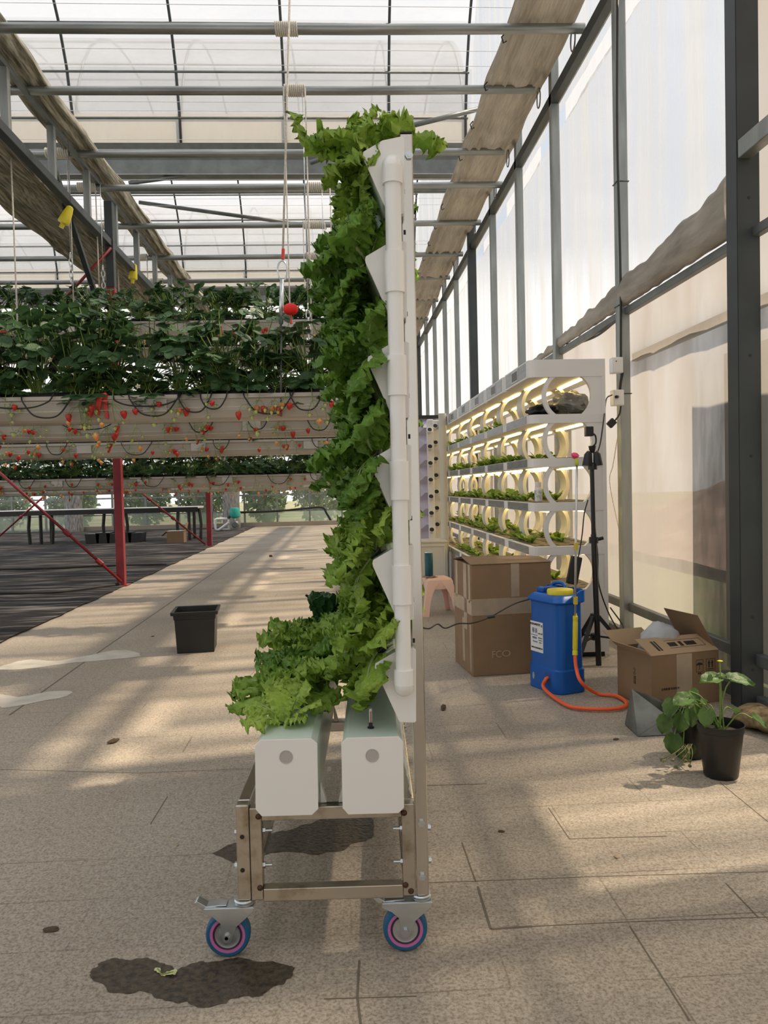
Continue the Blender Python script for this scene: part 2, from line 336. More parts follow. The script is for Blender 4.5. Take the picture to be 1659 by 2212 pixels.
# side-wall posts and rails
posts=[-1.0,.5,2.0,3.5,5.07,6.59,7.9,9.25,10.62,12.15,13.5,14.95,16.4,17.9,19.4,20.9,22.3]
for i,y in enumerate(posts):
    big=i in(3,8,13); w_=.10 if big else .075; top=6.4 if not big else 5.5
    mb=MB(); 
    if big:
        mb.box((1.795,y-.05,0),(1.90,y-.044,top)); mb.box((1.795,y+.044,0),(1.90,y+.05,top)); mb.box((1.795,y-.05,0),(1.801,y+.05,top)); mb.box((1.894,y-.05,0),(1.90,y+.05,top))
    else: mb.box((1.83,y-.038,0),(1.90,y+.038,min(top,ROOF0+.02)))
    o=mb.build('column',M_dark if big else M_galv,bevel=.006); tag(o,kind='structure')
    if i==3:
        for z in (.18,.42,1.15,1.6,2.3): MB().cyl((1.85,y-.0515,z),(1.85,y-.0495,z),.007).build('bolt_hole',M_black,o)
for z,h in((2.15,.045),(.225,.055),(.03,.06)):
    tag(MB().box((1.865,-2.4,z-h/2),(1.905,22.7,z+h/2)).build('trim_rail',M_galvd,bevel=.004),kind='structure')
tag(MB().box((1.80,-2.4,2.47),(1.86,3.45,2.55)).build('trim_rail',M_galv,bevel=.004),kind='structure')
tag(MB().box((1.83,-2.4,4.20),(1.89,22.7,4.29)).build('trim_eave',M_dark),kind='structure')
tag(MB().box((1.90,-2.4,4.24),(1.925,22.7,4.27)).build('trim_eave',M_galv),kind='structure')
# far wall, left wall, back wall (behind the camera)
FY=22.8
tag(MB().add([(XL,FY,.43),(WX,FY,.43),(WX,FY,6.5),(XL,FY,6.5)],[(0,1,2,3)]).build('wall_far',M_glass),kind='structure')
tag(MB().add([(XL,FY,0),(WX,FY,0),(WX,FY,.43),(XL,FY,.43)],[(0,1,2,3)]).build('wall_far',film('dusty_glass',(.36,.47,.42),.25,(1,1,1),.15,.15,.15,1.2)),kind='structure')
tag(MB().add([(XL,-2.5,0),(WX,-2.5,0),(WX,-2.5,6.5),(XL,-2.5,6.5)],[(0,1,2,3)]).build('wall_back',M_roofB),kind='structure')
tag(MB().add([(XL,-2.5,0),(XL,FY,0),(XL,FY,6.5),(XL,-2.5,6.5)],[(0,1,2,3)]).build('wall_left',M_glass),kind='structure')
for k in range(15):
    x=1.9-.93*k; tag(MB().box((x-.025,FY-.07,0),(x+.025,FY-.02,5.5)).build('column',M_galv),kind='structure')
for z in(.02,.43,.90,2.0,3.2,4.4): tag(MB().box((XL,FY-.06,z-.02),(WX,FY-.02,z+.02)).build('trim_rail',M_galv),kind='structure')
tag(MB().box((-7.5,FY-.28,0),(1.9,FY-.1,.12)).build('trim_kerb',mat('wall_kerb',(.35,.30,.24),.8)),kind='structure')
for i,px in enumerate((160,500)):
    a=W(px-17,1100,Y=FY-.4); b=W(px+17,1100,Y=FY-.4)
    mb=MB(); 
    mb.grid(40,28,lambda u,v,a=a,b=b:((a.x+b.x)/2+(.24+.02*nz(v*19,u*4)+.03*math.sin(u*38)*.3)*math.cos(2*PI*v),FY-.45+(.2+.02*nz(v*19,u*4))*math.sin(2*PI*v),5.4*u),wrap=True)
    tag(mb.build('column',M_padding,smooth=True),kind='structure')
# red columns and braces under the truss
def red_column(y,lab):
    r=empty('red_column',(-2.50,y,0)); tag(r,lab,'column')
    MB().box((-.045,-.045,0),(.045,.045,3.35)).build('post',M_red,r,bevel=.006)
    MB().box((-.045,-.045,3.35),(.045,.045,4.3)).build('post_top',M_dark,r,bevel=.006)
    MB().box((-.08,-.08,0),(.08,.08,.012)).build('base_plate',M_red,r)
red_column(9.05,'red steel column standing at the fabric edge, the nearer and larger one'); red_column(15.1,'slimmer red steel column farther back beside the long bench')
def brace(p,q,lab,nb):
    p=Vector(p);q=Vector(q); r=empty('tie_rod',p); r.location=(0,0,0); tag(r,lab,'brace')
    MB().cyl(p,q,.017,seg=8).build('rod',M_red,r,smooth=True)
    for t in nb: MB().cyl(p.lerp(q,t-.015),p.lerp(q,t+.015),.032,seg=8).build('turnbuckle_nut',M_red,r)
a=W(262,1256,Y=8.97); b=W(0,1022,Y=8.97); brace(a,a+(b-a)*1.5,'red diagonal tie rod rising left from the foot of the near red column',(.12,.30))
a=W(112,1057,Y=14.9); b=W(0,1157,Y=14.9); brace(a,a+(b-a)*1.2,'thin red tie rod sloping down left behind the near tie rod',(.5,))
a=W(444,1176,Y=15.0); b=W(300,1060,Y=15.0); brace(a,a+(b-a)*1.4,'red diagonal tie rod meeting the foot of the farther red column',(.35,.6))
a=W(240,535,Y=8.97); b=W(135,650,Y=8.97); brace(a,b,'red tie rod high up beside the top of the near red column',())
a=W(119,372,X=-2.6); b=W(207,640,X=-2.6)
tag(MB().beam(a,b,.05,.05).build('strut',M_dark),'dark steel strut slanting down from the left truss','strut')
# longitudinal truss on the left
t=empty('roof_truss',(0,0,0)); tag(t,'long grey steel truss running away over the red columns','truss')
MB().box((-2.55,-2.4,3.80),(-2.47,22.7,3.88)).build('bottom_chord',M_dark,t,bevel=.006)
MB().box((-2.53,-2.4,4.36),(-2.49,22.7,4.40)).build('top_chord',M_galvd,t)
for i in range(24):
    y=.9+.5+i*.99; MB().box((-2.545,y-.03,3.88),(-2.485,y+.03,4.36)).build('upright',M_galv,t)
# crossing pipes with rope wraps and hanging ropes
ORD=['first','second','third','fourth','fifth','sixth','seventh','eighth','ninth']
pipes=[(5.80,4.36),(6.80,4.42),(8.05,4.42),(8.72,4.34),(10.05,4.37),(11.5,4.40),(12.85,4.42),(14.4,4.42),(16.0,4.42)]
PO=[]
for i,(y,z) in enumerate(pipes):
    mb=MB(); mb.tube([(-11.5,y+.04,z-.02),(-6,y+.02,z),(-2.5,y,z-.01),(.2,y,z),(WX-.06-.12*(i in(1,2)),y-.02,z+.01)],.036,14)
    o=mb.build('crossing_pipe',M_pipe,smooth=True,ang=50); tag(o,f'grey steel pipe crossing under the roof, {ORD[i]} counting down from the frame top','pipe','crossing pipes under the roof'); PO.append(o)
    mb=MB()
    for k in range(14):
        a=2*PI*k/14; mb  # hook strap over the eave beam
    mb.tube([(1.80+.0,y+.03+.055*math.cos(a),z-.04+.085*math.sin(a)) for a in [2*PI*k/16 for k in range(16)]],.006,6,closed=True)
    tag(mb.build('pipe_clamp',M_galvd,smooth=True),f'steel hoop clamp holding the {ORD[i]} crossing pipe at the eave','clamp','eave pipe clamps')
def wrap(i,px0,px1,ppy,side,drop,lab,n=11):
    y,z=pipes[i]; a=W(px0,ppy,Y=y); b=W(px1,ppy,Y=y); x0,x1=a.x,b.x
    r=empty('hanging_rope',((x0+x1)/2,y,z)); tag(r,lab,'rope','ropes tied to the crossing pipes'); cx=(x0+x1)/2
    P=[]; N_=n*12
    for k in range(N_+1):
        t_=k/N_; an=t_*n*2*PI; P.append((x0-cx+(x1-x0)*t_,.043*math.cos(an),.043*math.sin(an)))
    MB().tube(P,(x1-x0)/n*.52,6).build('rope_coil',M_rope,r,smooth=True)
    if drop is not None:
        for s in ([side] if side!=2 else [-1,1]):
            xx=(x1 if s>0 else x0)-cx; mb=MB(); mb.tube([(xx,-.045,0),(xx+.003,-.045,-(z-drop)*.5),(xx,-.04,-(z-drop))],.0065,6); mb.build('rope_strand',M_rope,r,smooth=True)
wrap(0,594,643,85,1,None,'white rope coil on the first crossing pipe above the lettuce')
wrap(1,0,23,211,1,1.95,'white rope hanging at the far left from the second crossing pipe')
wrap(1,614,660,217,2,1.75,'white double rope hanging from the second crossing pipe above the lettuce')
wrap(2,99,151,347,1,2.95,'white rope hanging from the third crossing pipe, near the left truss')
wrap(3,168,209,413,1,2.95,'white rope hanging from the fourth crossing pipe, near the left truss')
wrap(3,664,713,416,2,2.4,'white double rope hanging from the fourth crossing pipe beside the lettuce')
wrap(4,222,254,493,1,2.7,'white rope hanging from the fifth crossing pipe, near the left truss')
wrap(4,655,702,491,2,2.7,'white rope coil with strands on the fifth crossing pipe beside the lettuce')
wrap(5,290,319,556,1,2.7,'white rope hanging from the sixth crossing pipe beside a yellow trap')
wrap(5,660,700,555,1,2.7,'white rope on the sixth crossing pipe beside the lettuce')
wrap(6,325,353,605,1,2.7,'white rope hanging from the seventh crossing pipe')
# cable that carries the front bed, with hook, red sleeve and rod
r=empty('suspension_cable',W(609,560,Y=4.75)); tag(r,'taut pale cable with red sleeve and hook carrying the nearest bed','cable')
o0=r.location.copy()
MB().tube([W(629,-120,Y=4.9)-o0,W(611,548,Y=4.75)-o0],.007,6).build('cable',M_rope,r,smooth=True)
MB().tube([W(612,538,Y=4.75)-o0,W(611,560,Y=4.75)-o0],.010,8).build('red_sleeve',M_clip,r)
q=W(610,585,Y=4.75)-o0; MB().tube([q+Vector((.028*math.cos(a),0,.06*math.sin(a))) for a in [2*PI*k/18 for k in range(18)]],.0055,6,closed=True).build('hook',M_zinc,r,smooth=True)
MB().cyl(W(609,604,Y=4.75)-o0,W(607,700,Y=4.75)-o0,.013).build('tension_rod',M_zinc,r,smooth=True)
MB().cyl(W(607,700,Y=4.75)-o0,W(607,900,Y=4.75)-o0,.006).build('hanger_rod',M_galvd,r,smooth=True)
for j,(px,py,yy) in enumerate(((153,575,8.0),(223,600,8.6),(666,690,6.75),(700,590,8.7))):
    o=W(px,py,Y=yy); mb=MB()
    for k in range(5):
        c=Vector((0,0,.10-.06*k)); mb.tube([c+Vector(((.018*math.cos(a)) if k%2 else 0,(0 if k%2 else .018*math.cos(a)),.036*math.sin(a))) for a in [2*PI*q_/12 for q_ in range(12)]],.005,5,closed=True)
    mb.tube([(0,0,.12),(0,.0,4.38-o.z)],.004,5)
    x=mb.build('chain',M_zinc,smooth=True,loc=o); tag(x,'short steel chain of links, '+('under the third pipe rope at left','under the fourth pipe rope at left','on the double rope beside the lettuce','high beside the lettuce edge')[j],'chain')
# gathered shade curtains
def bundle(x0,x1,z,y0,y1,mt,lab,th=.10,per=1.35,seed=0,edge=.0):
    def f(u,v):
        y=y0+(y1-y0)*u; a=2*PI*v; cx=(x0+x1)/2; hw=(x1-x0)/2
        k=(y/per)%1; sag=.035*math.sin(PI*k)
        ca,sa=math.cos(a),math.sin(a)
        xx=cx+hw*(abs(ca)**.6*(1 if ca>0 else -1))*(1+.05*nz(y*1.3,seed))
        fold=.045*math.sin(xx*70+4.5*nz(y*.8,xx*3,seed)+y*1.6)*(.6+.6*nz(xx*9,y*.7,seed+3))+.015*nz(xx*40,y*2.2,seed)
        zz=z+th/2*(abs(sa)**.7*(1 if sa>0 else -1))-sag+fold*(1 if sa<0 else .5)
        return (xx,y,zz)
    mb=MB(); mb.grid(int((y1-y0)*16),64,f,wrap=True); o=mb.build('gathered_shade_curtain',mt,smooth=True); tag(o,lab,'shade curtain'); return o
bundle(1.33,1.84,4.50,-1.5,22.5,M_curt,'beige gathered shade curtain running along the right eave',.09,1.35,1)
bundle(-2.68,-2.34,4.52,-1.5,22.5,M_curt2,'weathered folded shade curtain running away above the crossing pipes at left',.09,1.3,5)
bundle(-3.18,-2.57,3.90,-1.5,22.5,M_curt2,'flat folded shade curtain beside the bottom of the left truss',.07,1.5,9)
for i in range(12):
    y=5.3+i*.72; tag(MB().tube([(1.335,y,4.47),(1.31,y,4.44),(1.325,y+.01,4.40),(1.35,y+.02,4.42)],.006,5).build('curtain_hook',M_black),'small black hook on the inner edge of the right eave curtain, '+(ORD+['tenth','eleventh','twelfth'])[i]+' from the front','hook','hooks on the right eave curtain')
for i in range(22):
    z=4.63 if i%2 else 4.72
    y=5.3+i*.42+.1*nz(i*3.3); tag(MB().cyl((-11.5,y,z),(WX-.1,y,z),.0022,seg=5).build('shade_wire',M_wire),'thin pale wire stretched across the house above the pipes','wire','thin shade wires above the pipes')
# slanting roof struts
for j,(p,q,yy) in enumerate((((278,396),(700,338),10.9),((300,437),(705,492),12.0),((895,270),(1045,233),9.2),((670,352),(900,268),9.6))):
    tag(MB().cyl(W(*p,Y=yy),W(*q,Y=yy+.3),.028,seg=10).build('roof_strut',M_galvd,smooth=True),'slanting grey tube strut under the roof, '+('below the dark gutter end','sloping down behind the left curtain','just right of the tower top','passing behind the tower top lettuce')[j],'strut')
# yellow traps hung under the truss
for j,(p,q,yy) in enumerate((((152,448),(132,492),7.6),((290,572),(286,612),10.05))):
    a=W(*p,Y=yy); b=W(*q,Y=yy); d=(a-b).length; M=(b-a).to_track_quat('Z','Y').to_matrix().to_4x4(); M.translation=a
    r=empty('insect_trap',(0,0,0)); tag(r,('tilted yellow funnel trap hanging under the left curtain','upright yellow funnel trap hanging behind the strawberry leaves')[j],'insect trap')
    MB().lathe([(.014,-.01),(.030,0),(.042,d*.25),(.055,d*.72),(.050,d*.78),(.022,d*.8),(.022,d),(.0,d)],20,M=M).build('body',M_yel,r,smooth=True,ang=40)
    MB().cyl(a,Vector((a.x,a.y,4.36)),.002,seg=5).build('hanging_wire',M_black,r)
# rolled side film lying along the rail
def rolled():
    def f(u,v):
        y=3.56+3.9*u**1.0; t_=1-u; r_=.022+.095*t_**1.3*(1+.25*nz(y*2.3))+.012*nz(y*6); a=2*PI*v
        return (1.875-.02*t_+r_*.55*math.cos(a)*(1+.15*nz(a*2,y*4)), y, 2.18+r_*1.15+r_*1.15*math.sin(a)+.012*nz(y*9,a*2))
    mb=MB(); mb.grid(120,24,f,wrap=True); o=mb.build('rolled_side_film',M_hem,smooth=True); tag(o,'loose roll of beige film lying on the wall rail','rolled film')
rolled()
mb=MB(); mb.grid(60,5,lambda u,v:(1.86+.02*nz(u*20,v*3)+.01*math.sin(u*60),3.22+.06*v+.03*nz(u*9,5)*v,.25+2.2*u)); tag(mb.build('torn_film_edge',M_hem,smooth=True),'torn yellowed film edge hanging beside the big dark post','torn film')
# objects outdoors beyond the glass and film
def leafcloud(n,rx,ry,rz,s,seed,mt,name):
    R=random.Random(seed); mb=MB()
    for i in range(n):
        while True:
            p=Vector((R.uniform(-1,1),R.uniform(-1,1),R.uniform(-1,1)))
            if .25<p.length<1: break
        c=Vector((p.x*rx,p.y*ry,rz+p.z*rz)); d=Vector((R.gauss(0,1),R.gauss(0,1),R.gauss(0,.8))).normalized(); e_=d.orthogonal().normalized(); g=d.cross(e_)
        L_=s*R.uniform(.6,1.4); mb.add([c,c+e_*L_*.5+g*L_*.3,c+e_*L_,c+e_*L_*.5-g*L_*.3],[(0,1,2,3)])
    return mb.mesh(name,mt)
BM=[leafcloud(2200,.95,.6,1.05,.16,s,M_bush,'foliage') for s in(1,2)]
SM=MB().cyl((0,0,0),(0,0,1.1),.05,.02,seg=7).mesh('stem',M_stem)
bl=['far left, seen under the beds','behind the left padded column','between the bench and the slim red column','behind the pump','behind the right half of the far wall','at the right end of the far wall']
for i,x in enumerate((-10.2,-8.2,-5.9,-4.2,-2.3,-.6)):
    r=empty('bush',(x,FY+1.4+.4*(i%2),0),i*1.3); tag(r,'green bush outdoors beyond the far glass, '+bl[i],'bush','bushes beyond the far wall'); r.scale=(1,1,.75 if i<2 else 1.0)
    link('foliage',BM[i%2],r); link('stem',SM,r)
# a pale heap and lawn beyond the side wall
mb=MB(); mb.grid(30,30,lambda u,v:(4+5*u,3+14*v,1.25*math.exp(-((u-.5)**2)*9-((v-.5)**2)*7)*(1+.4*nz(u*9,v*9))-.02)); tag(mb.build('earth_mound',mat('pink_earth',(.55,.38,.32),.9,var=.3,vs=3),smooth=True),'pinkish earth mound outdoors behind the growing rack','mound')
# ---------------------------------------------------------------- planting cart
TR=empty('hydroponic_tower',(-.083,1.745,0),math.radians(-2.3))
tag(TR,'white stepped planting tower on a wheeled stainless steel cart','planting tower')
TM=Matrix.Translation(TR.location)@Matrix.Rotation(TR.rotation_euler.z,4,'Z'); TI=TM.inverted()
def L2(px,py,yl=0.0):
    o=TI@EYE; d=(TI.to_3x3()@ray(px,py)); t=(yl-o.y)/d.y; p=o+d*t; return p.x,p.z
LEN=1.27
def lx(px,py,yl=0): return L2(px,py,yl)[0]
def lz(px,py,yl=0): return L2(px,py,yl)[1]
legL0,legL1=lx(511,1850),lx(540,1850); innL1=lx(566,1850); innR0=lx(870,1850); innR1=lx(898,1850); upR=lx(925,1850)
zt=lz(520,1740); zti=lz(870,1737); zb0=lz(700,1945); zb1=lz(700,1917)
LEGB=lz(525,1946)
for yy,mt in ((0,M_inoxw),(LEN,M_inox)):
    MB().box((legL0,yy,LEGB),(legL1,yy+.03,zt)).build('leg',mt,TR,bevel=.003)
    MB().box((legL1+.0008,yy,LEGB),(innL1,yy+.03,zti)).build('inner_post',mt,TR,bevel=.002)
    MB().box((innR0,yy,LEGB),(innR1-.0008,yy+.03,zti)).build('inner_post',mt,TR,bevel=.002)
    MB().box((innL1+.0005,yy+.001,zb0),(innR0-.0005,yy+.029,zb1)).build('cross_rail',mt,TR,bevel=.002)
    MB().box((innL1+.0005,yy+.001,zti-.03),(innR0-.0005,yy+.029,zti-.0005)).build('cross_rail',mt,TR,bevel=.002)
    MB().box((innR1+.0008,yy-.004,LEGB),(upR,yy+.026,lz(881,289)) ).build('upright_post',M_inox,TR,bevel=.003)
MB().box((legL1,LEN*.5,zti-.03),(innR0,LEN*.5+.03,zti-.0005)).build('cross_rail',M_inox,TR,bevel=.002)
MB().box((innR1+.001,-.005,lz(881,289)),(upR-.001,.027,lz(881,289)+.003)).build('post_cap',M_black,TR)
for a,b,z0,z1,nm in ((legL0,legL1,zt-.03,zt,'side_rail'),(innR0,innR1,zti-.03,zti,'side_rail'),(legL0,legL1,zb0,zb1,'side_rail'),(innR0,innR1,zb0,zb1,'side_rail')):
    MB().box((a,.0305,z0),(b,LEN-.0005,z1)).build(nm,M_inox,TR,bevel=.003)
# bolts
def hexbolt(p,ax,r,l,name='bolt',mt=M_zinc,shaft=0):
    p=Vector(p); ax=Vector(ax); mb=MB(); mb.cyl(p,p+ax*l,r,seg=6); mb.cyl(p+ax*l,p+ax*(l+shaft+.001),r*.5,seg=8); mb.build(name,mt,TR)
for px,py in((910,1776),(912,1891)): x,z=L2(px,py); hexbolt((x,-.004,z),(0,-1,0),.008,.006)
x,z=L2(881,338); hexbolt((x+.002,-.004,z),(0,-1,0),.009,.006)
for px,py,ax in((925,1793,1),(927,1864,1),(511,1803,-1),(511,1875,-1)): x,z=L2(px,py); hexbolt((x,.015,z),(ax,0,0),.0075,.006,shaft=.0)
for px,py,ax in((870,1795,-1),(871,1867,-1),(566,1800,1),(566,1875,1)): x,z=L2(px,py); hexbolt((x,.015,z),(ax,0,0),.0075,.006,shaft=.014,mt=M_zinc)
for px,py in((523,1808),(524,1880)):
    x,z=L2(px,py); MB().cyl((x,-.0006,z),(x,.001,z),.0052,seg=14).build('bolt_hole',M_black,TR)
M_weld=mat('burnt_weld_bead',(.10,.05,.03),.5,.5,bump=.8,bs=200)
for px,py in((558,1764),(873,1756),(562,1918),(876,1912),(888,1925)):
    x,z=L2(px,py); MB().lathe([(.007,0),(.006,.002),(.002,.0035),(0,.004)],10,M=Matrix.Translation((x,-.0005,z))@Matrix.Rotation(PI/2,4,'X')).build('weld_bead',M_weld,TR,smooth=True)
for ky in range(26):
    z=lz(881,420+ky*44); 
    if ky%2==0: MB().box((innR1+.004,-.0046,z),(innR1+.009,-.0041,z+.010)).build('post_slot',M_blackm,TR)
# casters
M_tyre=mat('blue_rubber_tyre',(.008,.10,.22),.55,var=.15,vs=20); M_ring=mat('pink_tyre_ring',(.48,.15,.36),.5); M_purr=mat('dark_purple_rim',(.06,.015,.05),.5)
def caster():
    c=empty('caster',(0,0,0),0,TR)
    Rm=Matrix.Translation((0,0,.0505))@Matrix.Rotation(PI/2,4,'X')
    wv=empty('wheel',(0,0,0),0,c)
    wv2=MB(); h=.014
    wv2.lathe([(.040,-h),(.046,-h),(.0495,-h+.004),(.0505,0),(.0495,h-.004),(.046,h),(.040,h),(.040,-h)],56,0,Rm,(False,False))
    wv2.lathe([(.0335,-h+.001),(.040,-h+.0005),(.040,h-.0005),(.0335,h-.001),(.0335,-h+.001)],48,1,Rm,(False,False))
    wv2.lathe([(.028,-h+.003),(.0335,-h+.002),(.0335,h-.002),(.028,h-.003),(.028,-h+.003)],48,2,Rm,(False,False))
    wv2.lathe([(.0,-h-.001),(.012,-h-.001),(.020,-h+.003),(.0285,-h+.001),(.0285,h-.001),(.020,h-.003),(.012,h+.001),(.0,h+.001)],40,3,Rm,(False,False))
    bpy.data.objects.remove(wv); wv2.build('wheel',[M_tyre,M_ring,M_purr,M_zinc],c,smooth=True,ang=40)
    for s in(-1,1):
        y=s*.0185; P=[(-.011,.043),(-.006,.036),(.006,.036),(.011,.043),(.022,.072),(.060,.104),(.062,.114),(-.050,.114),(-.052,.104),(-.030,.094),(-.014,.080)]
        MB().prism(P,lambda p,sd,y=y:(p[0],y+(.0012 if sd else -.0012),p[1])).build('fork_plate',M_zinc,c,bevel=.0008)
        
    MB().box((-.048,-.0172,.1125),(.060,.0172,.1150)).build('fork_bridge',M_zinc,c)
    MB().cyl((0,-.026,.0505),(0,.026,.0505),.004,seg=10).build('axle',M_zinc,c); MB().cyl((0,-.026,.0505),(0,-.0198,.0505),.0075,seg=6).build('axle_nut',M_zinc,c)
    MB().lathe([(.019,.1152),(.022,.117),(.022,.119),(.018,.1205),(.020,.122),(.023,.1245),(.021,.1275),(.0,.1275)],32,M=Matrix.Translation((.038,0,0))).build('swivel_bearing',M_zinc,c,smooth=True,ang=30)
    lv=MB(); lv.prism([(-.072,.124),(-.066,.1285),(-.045,.116),(-.020,.118),(.0,.118),(.0,.1165),(-.022,.1155),(-.048,.111),(-.060,.112)],lambda p,sd:(p[0],.013 if sd else -.013,p[1])); lv.build('brake_lever',M_zinc,c,bevel=.001)
    return c
c0=caster()
for i,(px,yy) in enumerate(((491,.005),(876,.005),(491,LEN),(876,LEN))):
    c=c0 if i==0 else copy_tree(c0,TR); x,_=L2(px,2020,0); c.location=(x,yy+.01,0); c.scale=(1,1,LEGB/.1278)
# two floor troughs
oct1=[(562.5,1598.6),(672.5,1595.6),(685.4,1606),(687.5,1748),(674,1761),(565.5,1764),(552,1749),(550.4,1610.7)]
oct2=[(749,1594),(861,1591),(871,1603),(873,1745),(861,1757),(752,1760),(740,1746),(737,1606)]
TRO=[]
for k,oc in enumerate((oct1,oct2)):
    yf=-.050; P=[L2(a,b,yf) for a,b in oc]; cx=sum(p[0] for p in P)/8; cz=sum(p[1] for p in P)/8
    b0=min(p[1] for p in P); base=max(0,(zt+.0005)-b0)
    Q=[(cx+(p[0]-cx)*.97,cz+(p[1]-cz)*.975) for p in P]
    tr=MB(); tr.prism(Q,lambda p,s:(p[0],-.046 if s==0 else LEN+.05,p[1])); o=tr.build('floor_trough',M_trough,TR)
    MB().prism(P,lambda p,s:(p[0],yf if s==0 else yf+.0045,p[1])).build('end_plate',M_pvc,o,bevel=.0012)
    MB().prism(P,lambda p,s:(p[0],LEN+.05 if s==0 else LEN+.0545,p[1])).build('end_plate',M_pvc,o,bevel=.0012)
    hx,hz=L2(*((618,1635),(804,1632))[k],yf)
    MB().lathe([(.0145,-.001),(.0145,.0012),(.0130,.0012),(.0125,.0006),(0,.0006)],28,M=Matrix.Translation((hx,yf-.0002,hz))@Matrix.Rotation(PI/2,4,'X'),cap=(False,True)).build('sight_plug',mat('grey_plug',(.42,.40,.38),.5),o,smooth=True,ang=40)
    TRO.append((Q,cx,max(p[1] for p in Q)))
    for yy in (.02,LEN*.5+.0,LEN-.02):
        zz=zti+.0008; s_=1 if k==0 else -1; xs=(max(p[0] for p in Q) if k==0 else min(p[0] for p in Q))
        MB().prism([(xs+.001*s_,zz),(xs+.014*s_,zz),(xs+.009*s_,zz+.02),(xs+.001*s_,zz+.045)],lambda p,s,yy=yy:(p[0],yy+(.0 if s==0 else .02),p[1])).build('trough_bracket',M_pvc,TR)
# slanted channels on the post
capP=[L2(a,b,-.032) for a,b in ((811,1433),(852,1409),(893,1400),(898.5,1403),(899,1558),(896,1561),(866,1561),(862,1558),(811,1447),(809.6,1440))]
lvls=[]
for k,(a,b) in enumerate(((809.6,1440),(804.6,1217),(799,1000),(794,778),(789,561),(783,335))):
    x,z=L2(a,b,-.032); x0,z0=capP[-1]; dz=z-z0; lvls.append(dz)
for k,dz in enumerate(lvls):
    P=[(p[0],p[1]+dz) for p in capP]; cx=sum(p[0] for p in P)/len(P); cz=sum(p[1] for p in P)/len(P)
    if k==5:
        P=[(p[0],p[1]) for p in P]
    Q=[(cx+(p[0]-cx)*.96,cz+(p[1]-cz)*.965) for p in P]
    o=MB().prism(Q,lambda p,s:(p[0],-.0285 if s==0 else LEN+.03,p[1])).build('planting_channel',M_trough,TR)
    MB().prism(P,lambda p,s:(p[0],-.0325 if s==0 else -.0287,p[1])).build('end_plate',M_pvc,o,bevel=.0012)
    MB().prism(P,lambda p,s:(p[0],LEN+.0302 if s==0 else LEN+.034,p[1])).build('end_plate',M_pvc,o,bevel=.0012)
    xr=max(p[0] for p in P)
    for yy in(.035,LEN-.05): MB().box((xr-.003,yy,P[5][1]+.02),(innR1+.0005,yy+.02,P[5][1]+.09)).build('channel_bracket',M_zinc,TR)
# drain pipe with couplings and elbows
pd=-.058
def pp(px,py): x,z=L2(px,py,pd); return Vector((x,pd,z))
pt=empty('drain_pipe',(0,0,0),0,TR)
top=pp(847.5,360); bot=pp(872,1475); dx=(bot.x+top.x)/2; r_=.0172
top.x=bot.x=dx
MB().cyl(top,bot,r_,seg=28).build('pipe_run',M_pipew,pt,smooth=True,ang=50)
def couple(p0,p1): 
    a=pp(850,p0); b=pp(850,p1); a.x=b.x=dx; MB().lathe([(r_,0),(r_+.004,.0),(r_+.004,(b-a).length),(r_,(b-a).length)],28,M=Matrix.Translation(b),cap=(False,False)).build('pipe_coupling',M_pipew,pt,smooth=True,ang=50)
for a,b in((545,633),(769,855),(997,1080),(1221,1305)): couple(a,b)
R2=r_+.0042
for nm,z0,z1,sg in (('pipe_elbow',pp(850,398).z,pp(850,362).z,1),('pipe_elbow',pp(868,1446).z,pp(870,1478).z,-1)):
    mb=MB(); mb.tube([(dx,pd,z0),(dx,pd,z1)],R2,28)
    pr=[(dx,pd+R2*0+.0*k,z1) for k in range(1)]
    mb.tube(curve([(dx,pd,z1-.002*sg),(dx,pd+.004,z1+sg*.006),(dx,pd+.014,z1+sg*.008),(dx,pd+.0255,z1+sg*.008)],5),R2*.985,28)
    mb.lathe([(R2,0),(R2*.92,R2*.4),(R2*.7,R2*.72),(R2*.38,R2*.93),(0,R2)],28,M=Matrix.Translation((dx,pd,z1))@(Matrix.Identity(4) if sg>0 else Matrix.Rotation(PI,4,'X')))
    mb.build(nm,M_pipew,pt,smooth=True,ang=60)
# crinkled clear sheet hanging behind the right trough
M_cr=mat('crinkled_clear_sheet',(.85,.87,.88),.10,spec=1,bump=1.0,bs=24,trans=.2)
mb=MB(); mb.grid(60,14,lambda u,v:(innR1-.006-.030*v+.005*nz(u*30,v*8),.04+(LEN-.1)*u,zti+.004+.16*v)); mb.build('splash_sheet',M_cr,TR,smooth=True)
# thermometer
tx,tz=L2(801,1573,.02); tzz=TRO[1][2]
# find depth where trough top is seen at this pixel
o_=TI@EYE; d_=TI.to_3x3()@ray(801,1573); t_=(tzz-o_.z)/d_.z; tp=TM@(o_+d_*t_)
th=empty('thermometer',tp); tag(th,'small glass thermometer with a red column stuck in the right floor trough','thermometer')
M_gl=film('thermometer_glass',(.9,.9,.9),.85,gloss=.6,rough=.05,amp=.02)
MB().lathe([(.0075,.0005),(.0075,.003),(.0045,.0035),(.0045,.012),(.0,.012)],20).build('rubber_collar',M_black,th,smooth=True,ang=30)
MB().lathe([(.0052,.012),(.0054,.04),(.0050,.044),(.003,.048),(0,.049)],20).build('glass_tube',M_gl,th,smooth=True)
MB().box((-.003,.0,.013),(.003,.0006,.044)).build('scale_card',M_paper,th)
MB().cyl((0,-.0014,.013),(0,-.0014,.038),.0009,seg=8).build('red_column',M_clip,th)
for k in range(8): MB().box((.0012,-.0008,.016+.0032*k),(.0027,-.0003,.0168+.0032*k)).build('scale_mark',M_ink,th)
